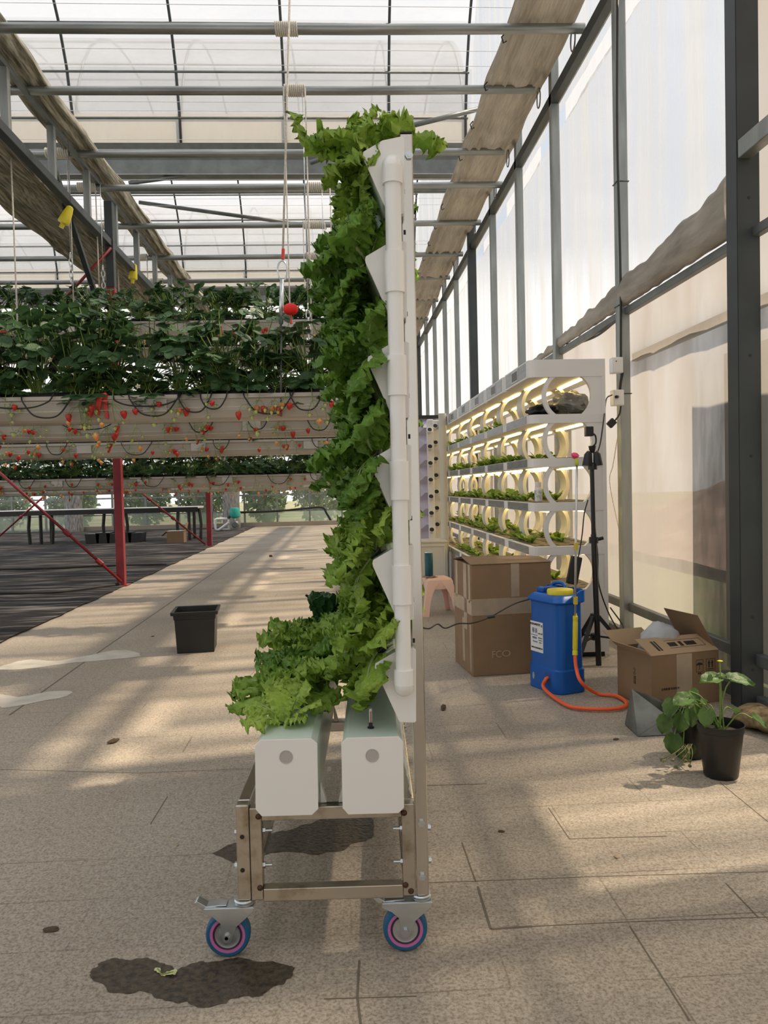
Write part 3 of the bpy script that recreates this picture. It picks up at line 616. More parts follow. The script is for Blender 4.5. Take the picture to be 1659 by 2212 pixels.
# ---------------------------------------------------------------- lettuce
def lettuce_leaf(mb,az,lean,Ln,Wd,seed,ruf=.016,nu=34,nv=20,curl=1.3,M=None,m=0,base=Vector((0,0,0))):
    R=random.Random(seed); tw=R.uniform(-.45,.45); fr=2.6/max(Wd,.01); so=seed*3.7
    pts=[]; x=z=0.0
    for i in range(nu+1):
        u=i/nu; aa=lean+curl*(u**1.6); pts.append((x,z,aa)); x+=math.sin(aa)*Ln/nu; z+=math.cos(aa)*Ln/nu
    Rz_=Matrix.Rotation(az,3,'Z')
    def wid(u): return Wd*(.14+.95*math.sin(PI*min(1,u)**1.45*.5+.0)**1.1)*(1 if u<.72 else math.sqrt(max(0,1-((u-.72)/.285)**2)))
    def f(u,v):
        i=min(int(u*nu+.5),nu); x_,z_,aa=pts[i]; s=2*v-1
        wd=wid(u); n=Vector((math.cos(aa),0,-math.sin(aa))); t=Vector((math.sin(aa),0,math.cos(aa)))
        b=max(abs(s)**1.5*min(1,u*2.5),max(0,(u-.72)/.28)**1.3)           # closeness to the rim
        a=u*Ln*fr; q=s*wd*fr
        rf=ruf*b*(1.9*nz(a*1.5,q*1.5,so)+2.2*nz(a*3.4,q*3.4,so+5))+ruf*.45*(1-b)*nz(a*1.6,q*1.6,so+9)
        pl=1+b*(.12*nz(a*1.5+9,q*1.5,so)+.24*nz(a*4.2,q*4.2,so+2))
        cup=.22*Wd*s*s*(1-.5*u)
        p=Vector((x_,0,z_))+Vector((0,s*wd*pl,0))+n*(rf+cup)+t*(b*Ln*.07*nz(q*1.8,a*1.3,so+4)-Ln*.02*b)
        p=Rz_@Matrix.Rotation(tw*u,3,'Z')@p+base
        return M@p if M else p
    mb.grid(nu,nv,f,m)
    def g(u,v):
        i=min(int(u*nu*.72+.5),nu); x_,z_,aa=pts[i]; r=.0042*(1-u)*(Wd/.05)+.0008; b=2*PI*v
        n=Vector((math.cos(aa),0,-math.sin(aa))); p=Vector((x_,0,z_))+n*(r*.5*math.cos(b)-.001)+Vector((0,r*1.5*math.sin(b),0))
        p=Rz_@Matrix.Rotation(tw*u*.72,3,'Z')@p+base
        return M@p if M else p
    mb.grid(8,5,g,1,wrap=True)
def lettuce_mesh(seed,n=15,size=.16,dark=False,flat=.0,droop=0):
    R=random.Random(seed); mb=MB()
    for i in range(n):
        k=i/(n-1); lettuce_leaf(mb,i*2.399+R.uniform(-.25,.25),.12+.95*(1-k)+R.uniform(-.1,.1)+flat,size*(1.0-.42*k)*R.uniform(.85,1.1),size*.37*(1-.35*k)*R.uniform(.85,1.15),seed*50+i,ruf=.0105*size/.16,curl=R.uniform(.7,1.5))
    for i in range(droop): lettuce_leaf(mb,PI+(-.8,.1,.9,-.35,.5)[i]+R.uniform(-.2,.2),1.5+.25*(i%2),size*R.uniform(.8,1.0),size*.38,seed*77+i,ruf=.0105*size/.16,curl=R.uniform(.7,1.3))
    return mb.mesh('leaves',[M_letd if dark else M_let,M_rib],smooth=True)
DM=[lettuce_mesh(6,13,.15,False,droop=4),lettuce_mesh(7,14,.15,True,droop=5),lettuce_mesh(8,12,.155,True,droop=4),lettuce_mesh(9,13,.15,False,droop=5)]
LM=[lettuce_mesh(s,14,.155,False) for s in(1,2,3)]+[lettuce_mesh(4,13,.15,True),lettuce_mesh(5,12,.14,True)]
CUP=MB().lathe([(.012,-.030),(.017,-.004),(.021,.0),(.021,.003),(.016,.003),(.014,-.002),(0,-.002)],16).mesh('planting_cup',[M_black],smooth=True,ang=40)
def lettuce(loc,rot,sc,var,lab,grp,ms=None):
    r=empty('lettuce',loc); r.rotation_euler=rot; r.scale=(sc,sc,sc); tag(r,lab,'lettuce',grp)
    link('leaves',(ms or LM)[var],r); link('planting_cup',CUP,r); return r
LV=['lowest','second lowest','third lowest','fourth lowest','second highest','topmost']
NT=['at the front end','second from the front','third from the front','fourth from the front','fifth from the front','sixth from the front','at the back end']
face=[(capP[0][0]+capP[1][0])/2,(capP[0][1]+capP[1][1])/2]
R_=random.Random(3)
for k,dz in enumerate(lvls):
    for j in range(7):
        yl=.060+j*.185; p=TM@Vector((face[0]-.012,yl,face[1]+dz-.001))
        tilt=-math.radians(R_.uniform(14,46)); 
        if k==5: tilt=-math.radians(R_.uniform(38,60))
        sc=R_.uniform(1.08,1.28)*(.78 if k==5 and j<3 else 1)
        if j==0 and k<5: tilt=-math.radians(R_.uniform(36,52))
        if j>=3: tilt=-math.radians(R_.uniform(38,58))
        var=R_.choice([1,2,1,2,3,0]) if k>1 else R_.choice([0,1,2,3])
        if j==0: var=[0,3,1,2,1,0][k]
        q=(Matrix.Rotation(TR.rotation_euler.z,3,'Z')@Matrix.Rotation(tilt,3,'Y')@Matrix.Rotation(R_.uniform(-.5,.5),3,'Z')).to_euler()
        lettuce(p,q,sc,var,f'frilly green lettuce in the {LV[k]} channel of the tower, {NT[j]}','lettuces in the tower channels',DM)
# a long leaf plant at the tower head
def head_leaf(specs,lab,loc,m=0):
    mb=MB()
    for (az,lean,Ln,Wd,sd,cu) in specs: lettuce_leaf(mb,az,lean,Ln,Wd,sd,ruf=.012,nu=34,nv=16,curl=cu)
    r=empty('lettuce',loc); r.rotation_euler=(0,0,TR.rotation_euler.z); tag(r,lab,'lettuce'); mb.build('leaves',[M_let if m==0 else M_letd,M_rib],r,smooth=True); link('planting_cup',CUP,r)
    return r
p=TM@Vector((face[0]-.002,.0,face[1]+lvls[5]+.0))
head_leaf([(PI+.05,1.72,.215,.050,901,-1.75),(PI-.5,.9,.13,.05,902,.9),(PI+.8,1.25,.14,.05,903,.8),(-2.6,1.9,.13,.05,904,.6),(2.4,1.5,.12,.05,909,1.1)],'bright lettuce with a long leaf sticking out left at the tower head',p)
p=TM@Vector((face[0]+.012,.10,face[1]+lvls[5]+.01))
head_leaf([(.15,.62,.20,.052,905,1.75),(-.5,.35,.14,.055,906,1.5),(2.6,.6,.14,.06,907,1.2),(1.6,.3,.15,.055,908,1.2),(3.3,.2,.13,.05,910,1.0),(-1.3,.5,.12,.05,911,1.6)],'bright lettuce arching over the top of the steel post',p)
# lettuces in the left floor trough
Q,tcx,ttz=TRO[0]
d_=TI.to_3x3()@ray(620,1562); t_=(ttz-o_.z)/d_.z; fp=o_+d_*t_
mb=MB()
for i,(az,lean,Ln,Wd,cu) in enumerate(((-1.75,.5,.10,.040,-.5),(-.5,.75,.105,.036,.7),(2.9,.9,.12,.05,1.1),(2.2,.3,.11,.04,.4),(.6,.35,.11,.042,.5),(-2.6,1.1,.12,.045,.9),(1.4,.2,.10,.04,.5),(-1.0,.95,.07,.03,.8))):
    lettuce_leaf(mb,az,lean,Ln,Wd,950+i,ruf=.005 if i<2 else .010,curl=cu)
FL=[('pale young lettuce with smooth leaves at the front of the left floor trough')]
r=empty('lettuce',TM@Vector((fp.x,fp.y,ttz))); r.rotation_euler=(0,0,TR.rotation_euler.z); tag(r,FL[0],'lettuce'); mb.build('leaves',[M_letp,M_rib],r,smooth=True); link('planting_cup',CUP,r)
for j in range(5):
    yl=fp.y+.17+j*.20
    p=TM@Vector((fp.x+(-.012 if j==0 else 0),yl,ttz)); sc=(1.30,1.45,1.40,1.30,1.2)[j]
    q=Matrix.Rotation(R_.uniform(0,6.28),3,'Z').to_euler(); q=((Matrix.Rotation(math.radians(-14 if j==0 else 5*(j%2)),3,'Y'))@q.to_matrix()).to_euler()
    lettuce(p,q,sc,(1,3,0,2,4)[j],'leafy green lettuce in the left floor trough, '+['just behind the pale one','third from the front','fourth from the front','fifth from the front','at the back end'][j],'lettuces in the left floor trough')
# dark spinach-like plant at the back of the trough
mb=MB()
for i in range(6): lettuce_leaf(mb,i*1.1,.25,.11,.032,980+i,ruf=.002,curl=.5)
r=empty('leafy_plant',TM@Vector((fp.x+.03,fp.y+.98,ttz+.10))); tag(r,'dark smooth-leaved plant peeking above the trough lettuces','leafy plant'); r.location.z=ttz; r.scale=(1.3,1.3,1.75); mb.build('leaves',[mat('dark_green_leaf',(.03,.10,.03),.4,bump=.6,bs=60,trans=.15),M_stem],r,smooth=True)
# ---------------------------------------------------------------- strawberry beds
def leaflet(mb,M,s,m=0,teeth=6):
    v=[(0,0,0)]; n=teeth*2
    L_=[];Rr=[]
    for i in range(n+1):
        u=i/n; w_=.40*math.sin(PI*min(1,u*.93+.07))**.7*(1 if u<.98 else .3); t_=.035 if i%2 else 0
        L_.append((u+t_,w_+t_,.10*w_)); Rr.append((u+t_,-(w_+t_),.10*w_))
    mid=[(i/n,0,-.03*math.sin(PI*i/n)) for i in range(n+1)]
    vv=[M@Vector((a*s,b*s,c*s)) for a,b,c in mid+L_+Rr]; k=n+1
    f=[(i,i+1,k+i+1,k+i) for i in range(n)]+[(i+1,i,2*k+i,2*k+i+1) for i in range(n)]
    mb.add(vv,f,m)
def trifol(mb,p,nrm,fw,s,teeth=6):
    nrm=nrm.normalized(); fw=(fw-nrm*fw.dot(nrm)).normalized(); sd=nrm.cross(fw)
    for a in(0,1.35,-1.35):
        f_=fw*math.cos(a)+sd*math.sin(a); s_=nrm.cross(f_); nn=(nrm-f_*.25).normalized(); f2=(f_+nrm*-.15).normalized(); s2=nn.cross(f2).normalized()
        M=Matrix((( f2.x,s2.x,nn.x,p.x),(f2.y,s2.y,nn.y,p.y),(f2.z,s2.z,nn.z,p.z),(0,0,0,1))); leaflet(mb,M,s,0,teeth)
def straw_mesh(seed,n,h,s,spread=.16,teeth=6):
    R=random.Random(seed); mb=MB()
    for i in range(n):
        az=R.uniform(0,2*PI); hh=h*R.uniform(.10,1)**.95; rad=R.uniform(.03,spread)*(1.25-.4*hh/h)
        tip=Vector((math.cos(az)*rad*1.15,math.sin(az)*rad*.85,hh if R.random()>.16 else R.uniform(-.05,.06)))
        b=Vector((R.uniform(-.03,.03),R.uniform(-.03,.03),0)); mid=b.lerp(tip,.5)+Vector((0,0,.03)); mb.tube([b,mid,tip],.0028,4,1,cap=False)
        out=Vector((math.cos(az),math.sin(az),0)); nr=Vector((R.gauss(0,.35),R.gauss(0,.35)-.25,1))+out*.35
        trifol(mb,tip,nr,out+Vector((R.gauss(0,.4),R.gauss(0,.4),-.25)),s*R.uniform(.7,1.25),teeth)
    return mb.mesh('foliage',[M_straw,M_stem],smooth=False)
def berry_mesh(mt,L_=.036,r_=.0155):
    mb=MB(); mb.lathe([(0,-L_),(r_*.35,-L_*.92),(r_*.75,-L_*.62),(r_,-L_*.28),(r_*.85,-L_*.06),(r_*.4,0),(0,.001)],12,0,cap=(False,False))
    for k in range(6):
        a=k*PI/3; mb.add([(0,0,.001),(.011*math.cos(a-.35),.011*math.sin(a-.35),-.001),(.017*math.cos(a),.017*math.sin(a),-.006),(.011*math.cos(a+.35),.011*math.sin(a+.35),-.001)],[(0,1,2,3)],1)
    return mb.mesh('strawberry',[mt,M_stem],smooth=True)
BR=[berry_mesh(M_berry),berry_mesh(M_berryo,.030,.013),berry_mesh(M_berryg,.020,.009)]
FLW=MB()
for k in range(5):
    a=k*2*PI/5; FLW.add([(0,0,0),(.011*math.cos(a-.5),.011*math.sin(a-.5),.002),(.017*math.cos(a),.017*math.sin(a),.004),(.011*math.cos(a+.5),.011*math.sin(a+.5),.002)],[(0,1,2,3)],0)
FLW.lathe([(.0045,0),(.004,.004),(0,.005)],8,1); FLW=FLW.mesh('flower',[M_petal,M_yel])
PL=[straw_mesh(s,54,.43,.070,.20) for s in(11,12,13,14)]      # tall plants, nearest bed
PS=[straw_mesh(s,44,.28,.055,.17,5) for s in(21,22,23)]       # shorter plants
def truss_of_fruit(seed,n,drop,fy,big=1.0):
    R=random.Random(seed); root=empty('fruit_truss',(0,0,0)); mb=MB(); br=[]
    x0=R.uniform(-.08,.08); hub=Vector((x0+R.uniform(-.02,.02),fy,-.02-R.uniform(0,.03)))
    mb.tube(curve([(x0*.3,0,.02),(x0,fy*.6,.05),hub],4),.0022,5,cap=False)
    for i in range(n):
        k=R.choices([0,1,2],[.42,.18,.40])[0]; e=hub+Vector((R.uniform(-.07,.07),R.uniform(-.035,.008),-R.uniform(.015,drop)))
        mb.tube(curve([hub,hub.lerp(e,.5)+Vector((R.uniform(-.01,.01),-.008,.012)),e],3),.0014,4,cap=False); br.append((k,e))
    s=mb.build('stalk',M_stem,root)
    for k,e in br: b=link('strawberry',BR[k],root,e,(R.uniform(-.2,.2),R.uniform(-.2,.2),R.uniform(0,6)),R.uniform(.8,1.1)*big)
    return root
PT=[truss_of_fruit(31+i,(5,4,6,3,4)[i],.13,-.125,1.3) for i in range(5)]
ROWS=[('nearest low bed',4.85,1.475,-2.7,.10,0,.16,1.0),('second low bed',6.35,1.465,-3.4,.10,1,.22,1.0),('third low bed',7.95,1.395,-4.1,.10,1,.26,.95),
      ('nearer high bed',8.20,2.62,-4.3,.15,2,.25,1.25),('farther high bed',9.75,2.64,-4.9,.15,2,.27,1.2),
      ('fourth low bed',10.6,1.10,-5.3,.25,1,.17,1.15),('farthest low bed',13.6,1.03,-6.6,.3,1,.22,1.15)]
M_gut=mat('pale_grey_gutter',(.46,.42,.36),.4,var=.12,vs=2,stretch=(.4,1,8)); M_jp=mat('joint_plate_grey',(.52,.50,.46),.4)
OR2=['rightmost','second from the right','third from the right']+[f'{w_} from the right' for w_ in('fourth','fifth','sixth','seventh','eighth','ninth','tenth','eleventh','twelfth','thirteenth','fourteenth','fifteenth','sixteenth','seventeenth','eighteenth','nineteenth','twentieth','twenty-first','twenty-second','twenty-third','twenty-fourth','twenty-fifth','twenty-sixth','twenty-seventh','twenty-eighth','twenty-ninth','thirtieth','thirty-first','thirty-second','thirty-third','thirty-fourth')]
RB=random.Random(77)
for ri,(nm,y,zb,x0,x1,typ,stp,sc) in enumerate(ROWS):
    bed=empty('growing_trough',((x0+x1)/2,y,zb)); hl=(x1-x0)/2; tag(bed,f'long pale hanging gutter trough of the {nm}','growing trough','hanging strawberry troughs')
    prof=[(-.10,.145),(-.115,.150),(-.118,.128),(-.104,.120),(-.100,.065),(-.106,.055),(-.090,.012),(-.07,0),(.07,0),(.09,.012),(.106,.055),(.10,.065),(.104,.12),(.118,.128),(.115,.150),(.10,.145),(.085,.02),(-.085,.02)]
    MB().prism(prof,lambda p,s:(-hl if s==0 else hl,p[0],p[1])).build('gutter',M_gut,bed)
    mb=MB(); mb.grid(int(hl*2*12),12,lambda u,v,hl=hl,ri=ri:(-hl+.01+(2*hl-.02)*u,-.092*math.cos(PI*v),.10+.085*math.sin(PI*v)**.6+.012*nz(u*hl*14,v*5,ri))); mb.build('grow_bag',M_blackm,bed,smooth=True)
    for q in range(int(hl*2/1.1)+1):
        xx=-hl+.45+q*1.1
        if xx<hl-.1: MB().box((xx,-.1205,.05),(xx+.14,-.1185,.125)).build('joint_plate',M_jp,bed,bevel=.002)
    n=int((x1-x0-.15)/stp)
    for i in range(n):
        p=empty('strawberry_plant',(x1-.12-i*stp+RB.uniform(-.03,.03),y+RB.uniform(-.02,.02),zb+.175),0)
        tag(p,f'strawberry plant in the {nm}, {OR2[min(i,len(OR2)-1)]}','strawberry plant',f'strawberry plants in the {nm}')
        s_=sc*RB.uniform(.9,1.12)
        o=link('foliage',(PL if typ==0 else PS)[RB.randrange(4 if typ==0 else 3)],p,(0,0,0),(0,0,RB.choice([0,PI])+RB.uniform(-.5,.5)),s_)
        if typ==0: o.scale.z*=RB.uniform(.85,1.25)
        nt_=1 if ri in (3,4) and RB.random()<.5 else (1 if ri in(5,6) else RB.choice([1,1,2,2]))
        for q in range(nt_):
            t_=copy_tree(PT[RB.randrange(5)],p); t_.location=(RB.uniform(-.07,.07),-.012 if typ else -.012,-.035); t_.scale=(1,1,RB.uniform(.8,1.3))
        if RB.random()<.3 and ri<3: link('flower',FLW,p,(RB.uniform(-.1,.1),-.15,RB.uniform(-.02,.2)),(1.2,0,RB.uniform(0,6)))
for t_ in PT:
    for c_ in list(t_.children): bpy.data.objects.remove(c_)
    bpy.data.objects.remove(t_)
# black drip hose loops in front of the low beds
HM=[MB().tube(curve([(-w_,0,.02),(-w_*.9,-.02,-.02),(-w_*.45,-.028,-d),(w_*.35,-.028,-d*1.05),(w_*.85,-.02,-.02),(w_,0,.03)],8),.0045,7).mesh('drip_hose',[M_rubber],smooth=True) for w_,d in((.10,.085),(.15,.10),(.08,.07),(.20,.05))]
LN=['first','second','third','fourth','fifth','sixth','seventh','eighth','ninth']
for ri,xs in ((0,[(120,1),(345,1),(820,0) ,(330,3),(665,0),(585,1),(60,3),(470,2),(430,0)]),(1,[(200,3),(440,0),(560,2),(690,0)]),(2,[(130,0),(300,1),(480,2),(690,2)]),(5,[(60,0),(160,0),(330,1),(470,1),(600,1),(680,2)])):
    nm,y,zb=ROWS[ri][:3]
    for i,(px,v_) in enumerate(xs):
        if px>760: continue
        a=W(px,880,Y=y); o=link('drip_hose',HM[v_],None,(a.x,y-.122,zb+.135),(0,0,.1*nz(i*3.3))); tag(o,f'black drip hose loop on the {nm}, {LN[sorted(p_[0] for p_ in xs).index(px)]} from the left','hose',f'drip hose loops of the {nm}')
for j,(z_,lab) in enumerate(((1.60,'upper pale string stretched along the front of the nearest low bed'),(1.545,'lower pale string stretched along the front of the nearest low bed'),(1.50,'thin pale string below the front lip of the second low bed'))):
    yy=4.72 if j<2 else 6.2; tag(MB().tube(curve([(-2.9,yy,z_),(-1.9,yy-.01,z_-.012),(-1.0,yy,z_-.004),(.1,yy,z_+.006)],6),.0016,5).build('string',M_rope),lab,'string')
# clips, lantern, fine strings
r=empty('spring_clamp',W(215,868,Y=4.72)); tag(r,'red plastic clamp gripping the front lip of the nearest low bed','clamp'); r.scale=(1.35,1,1.35)
MB().prism([(-.01,.03),(.03,.04),(.035,.03),(.012,.015),(-.003,-.06),(-.02,-.058)],lambda p,s:(p[0],.02*s-.01,p[1])).build('clamp_arm',M_clip,r,bevel=.002)
MB().prism([(.012,.028),(.035,.03),(.03,-.0),(.032,-.075),(.018,-.07),(.012,-.01)],lambda p,s:(p[0],.02*s+.012,p[1])).build('clamp_arm',M_clip,r,bevel=.002)
tg=MB().box((-.02,-.004,-.035),(.02,.0,.035)).build('plant_tag',M_clip,bevel=.002); tg.location=W(473,715,Y=8.05); tg.scale=(1.4,1,1.4); tag(tg,'small red tag clipped to the nearer high bed','tag')
r=empty('lantern',W(628,668,Y=4.68)); tag(r,'small round red paper lantern hanging above the nearest bed','lantern')
mb=MB(); mb.grid(16,40,lambda u,v:((.043*math.sin(PI*u)**.8*(1+.05*math.cos(10*2*PI*v)))*math.cos(2*PI*v),(.043*math.sin(PI*u)**.8*(1+.05*math.cos(20*PI*v)))*math.sin(2*PI*v),-.033*math.cos(PI*u)),wrap=True); mb.build('body',mat('red_lantern_cloth',(.75,.012,.008),.6),r,smooth=True)
MB().tube([(0,0,.03),(-.03,.0,.10),(-.045,0,.17)],.0012,5).build('string',M_rope,r)
MB().lathe([(.004,-.034),(.006,-.045),(.003,-.05),(.008,-.085),(0,-.085)],8).build('tassel',M_clip,r)
# ---------------------------------------------------------------- things at the far end
a=W(428,1094,Y=17.0); tz=a.z; xr=a.x
t=empty('bench',(xr-3.2,17.3,0)); tag(t,'long black-legged bench with a pale top, far back on the weed fabric','bench')
MB().box((-3.6,-.38,tz-.035),(3.2,.38,tz)).build('bench_top',[mat('bench_top_grey',(.55,.55,.55),.5)],t)
MB().box((-3.6,-.40,tz-.11),(3.21,-.385,tz-.012)).build('apron',M_black,t)
for i in range(5):
    for j,(dx,yy) in enumerate(((-.22,-.3),(.0,-.3),(.22,-.3),(0,.3))):
        x=3.0-i*1.55+dx; MB().tube([(x,yy,tz-.04),(x+dx*.15,yy,tz*.5),(x+dx*.05,yy,0)],.035,6).build('leg',M_black,t)
t=empty('carton',W(382,1167,Y=16.4)); t.location.z=.008; tag(t,'small open brown carton under the right end of the long bench','carton')
MB().box((-.17,-.14,.0),(.17,.14,.24)).build('body',M_card,t); MB().box((-.165,-.135,.24),(.165,.135,.241)).build('contents',M_whitebag,t)
MB().beam((.18,0,.24),(.22,.0,.40),.26,.006).build('flap',M_cardi,t); MB().beam((-.18,0,.24),(-.30,.0,.14),.26,.006).build('flap',M_cardi,t)
for i in range(5):
    x=-3.9-i*.22*1.15-1.0
    a=W(205+i*23,1172,Y=16.9); c=MB().prism([(-.13,0),(.13,0),(.15,.20+.02*(i%2)),(-.15,.20+.02*(i%2))],lambda p,s:(p[0],(-.18 if s==0 else .18),p[1])).build('crate',M_black,loc=(a.x,16.9,.008)); tag(c,'black crate on the ground under the long bench, '+['leftmost of the row','second of the row','middle one of the row','fourth of the row','rightmost, by the red column'][i],'crate','black crates under the bench')
PX=W(503,1143,Y=20.6)
t=empty('water_pump',(PX.x,20.6,.0)); t.scale=(.64,.64,.64); tag(t,'water pump with white pipes and a green pressure tank by the far wall','pump')
MB().box((-.35,-.2,0),(.45,.2,.06)).build('base',M_galvd,t)
MB().lathe([(0,-.28),(.12,-.28),(.15,-.2),(.15,.15),(.10,.2),(0,.2)],20,M=Matrix.Translation((.12,0,.27))@Matrix.Rotation(PI/2,4,'X')).build('motor',M_galvd,t,smooth=True,ang=40)
MB().lathe([(0,.0),(.10,.02),(.19,.06),(.205,.10),(.205,.36),(.17,.43),(.06,.45),(0,.45)],24,M=Matrix.Translation((.10,0,.50))).build('pressure_tank',mat('sea_green_paint',(.02,.36,.30),.35),t,smooth=True,ang=50)
MB().cyl((.10,0,.35),(.10,0,.52),.04).build('tank_neck',M_zinc,t)
MB().tube([(-.1,0,.5),(-.28,0,.5),(-.62,0,.5),(-.70,0,.47),(-.70,0,.12),(-.66,0,.06),(-.2,0,.06)],.05,10).build('pipe_loop',M_pipew,t,smooth=True,ang=50)
MB().cyl((-.15,0,.06),(-.15,0,.55),.055).build('pipe_riser',M_pipew,t); MB().cyl((-.18,-.05,.52),(-.1,-.05,.60),.06).build('valve',M_dark,t)
MB().cyl((-.55,-.1,.06),(-.15,-.1,.34),.05).build('pipe_run',M_pipew,t)
a=[W(x,y,Y=22.70) for x,y in((520,1107),(600,1104),(660,1098),(695,1096),(706,1110),(716,1127))]
tag(MB().tube(curve(a,8),.03,7).build('hose',M_rubber,smooth=True),'black hose draped along the far wall rail','hose')
a=W(418,1412,Z=0)
t=empty('square_pot',(a.x,a.y+.14,0),math.radians(5)); tag(t,'square black plastic pot standing alone on the paved path','pot')
def sqp(w0,w1,h,th):
    mb=MB(); R4=lambda w_,z:[(-w_,-w_,z),(w_,-w_,z),(w_,w_,z),(-w_,w_,z)]
    rings=[R4(w0,0),R4(w1*.95,h*.80),R4(w1*.985,h*.82),R4(w1,h*.92),R4(w1+.014,h*.92),R4(w1+.016,h),R4(w1-.003,h),R4(w0-.004,.012)]
    v=[p for r in rings for p in r]; f=[(3,2,1,0)]
    for i in range(len(rings)-1):
        for k in range(4): f.append((i*4+k,i*4+(k+1)%4,i*4+4+(k+1)%4,i*4+4+k))
    f.append(tuple(range((len(rings)-1)*4,len(rings)*4))); return mb.add(v,f)
sqp(.118,.135,.272,.004).build('body',M_black,t,bevel=.003)
# ---------------------------------------------------------------- growing rack
RX0,RX1=1.13,1.59; RY=4.62; ML=.70
TOPS=[1.457,1.197,.933,.67,.409]; TH=.052; HT=1.78
def shelf_outline(L_,r=.055):
    P=[(RX0+r,0)]
    for k in range(6): a=-PI/2-(PI/2)*k/5; P.append((RX0+r+r*math.cos(a),r+r*math.sin(a)))
    P+=[(RX0,L_-r*.5),(RX0+r*.4,L_),(RX1,L_),(RX1,0)]
    return [(x-RX0,y) for x,y in P]
M_fasc=mat('brushed_shelf_edge',(.30,.31,.32),.35,.5,var=.25,vs=9,stretch=(1,1,6)); M_tray=mat('brown_tray_board',(.14,.11,.075),.6,var=.3,vs=12); M_inner=mat('cream_lit_board',(.80,.76,.66),.45)
def ring_panel(z0,z1,y0,y1,full,part):
    zc=(z0+z1)/2; cx=1.37-RX0; ri,ro=.135,.158; n=28; mb=MB(); hh=(z1-z0)/2
    # left arc band
    a0=math.asin(min(1,hh/ri)); P=[]
    def pt(r,a): return (cx+r*math.cos(a),zc+max(-hh,min(hh,r*math.sin(a))))
    ao=math.asin(min(1,hh/ro))
    inn=[pt(ri,PI-a0*1.0+2*a0*k/n) for k in range(n+1)]; out=[pt(ro,PI-ao+2*ao*k/n) for k in range(n+1)]
    def strip(A,B):
        for k in range(len(A)-1):
            q=[A[k],A[k+1],B[k+1],B[k]]; v=[(p[0],y0,p[1]) for p in q]+[(p[0],y1,p[1]) for p in q]
            mb.add(v,[(0,1,2,3),(7,6,5,4),(0,1,5,4),(2,3,7,6)])
    if part==0:
        strip(inn,out); return mb
    xr=RX1-RX0 if full else cx+ro
    inn=[pt(ri,-a0+2*a0*k/n) for k in range(n+1)]
    out=[(xr,p[1]) for p in inn] if full else [pt(ro,-ao+2*ao*k/n) for k in range(n+1)]
    strip(inn,out)
    return mb
def rack_module(first):
    r=empty('growing_rack_module',(RX0,RY,0))
    o=shelf_outline(ML-.004)
    MB().prism(o,lambda p,s:(p[0],p[1],HT-.103 if s==0 else HT)).build('top_box',M_rackw,r)
    MB().box((-.0018,.075,HT-.09),(-.0002,ML-.06,HT-.008)).build('control_panel',M_fasc,r)
    d=MB().box((-.004,.28,HT-.086),(-.0019,.45,HT-.014)).build('display',M_paper,r); MB().box((-.0052,.292,HT-.078),(-.0041,.438,HT-.022)).build('screen',M_black,d)
    tops=[HT-.103]+TOPS
    for i,z in enumerate(TOPS):
        s=MB().prism(o,lambda p,sd:(p[0],p[1],z-TH if sd==0 else z)).build('shelf',M_rackw,r)
        MB().box((-.0018,.075,z-TH+.003),(-.0002,ML-.06,z-.003)).build('shelf_edge',M_fasc,s)
        mb=MB(); mb.box((.03,.05,z),(.42,ML-.04,z+.004))
        for a_ in range(4):
            for b_ in range(6): mb.cyl((.08+.095*a_,.09+.10*b_,z+.004),(.08+.095*a_,.09+.10*b_,z+.0052),.017,seg=10,m=1)
        mb.build('planting_tray',[M_tray,M_blackm],s)
        for ya,yb,fu in (((.004,.036,True),) if first else ())+((ML-.15,ML-.006,False),):
            for part in(0,1): ring_panel(z,tops[i]-(TH if i else 0),ya,yb,fu,part).build('side_panel' if part and fu else 'ring_band',M_rackw if fu else M_inner,r,smooth=True,ang=30)
        zz=tops[i]-(TH if i else 0)
        for x in(.12,.33): MB().box((x,.10,zz-.010),(x+.022,ML-.08,zz-.001)).build('light_strip',M_led,r)
        MB().box((RX1-RX0-.02,.0,z),(RX1-RX0,.05 if not first else .05,zz)).build('back_post',M_rackw,r)
    zb=TOPS[-1]-TH
    MB().prism([(.03,0),(.46,0),(.46,ML-.004),(.03,ML-.004)],lambda p,s:(p[0],p[1],.03 if s==0 else zb)).build('base_cabinet',M_rackw,r)
    MB().box((.05,.02,0),(.44,ML-.02,.03)).build('plinth',M_black,r)
    return r
OM=['nearest module, next to the tripod','second module from the near end','third module from the near end','fourth module from the near end','fifth module from the near end','sixth module, at the pale standing post','farthest module behind the pale post']
m0=rack_module(True); m1=rack_module(False)
for i in range(7):
    r=m0 if i==0 else (m1 if i==1 else copy_tree(m1)); r.location=(RX0,RY+ML*i,0)
    tag(r,'white lit growing rack with ring-shaped dividers, '+OM[i],'growing rack','growing rack modules')
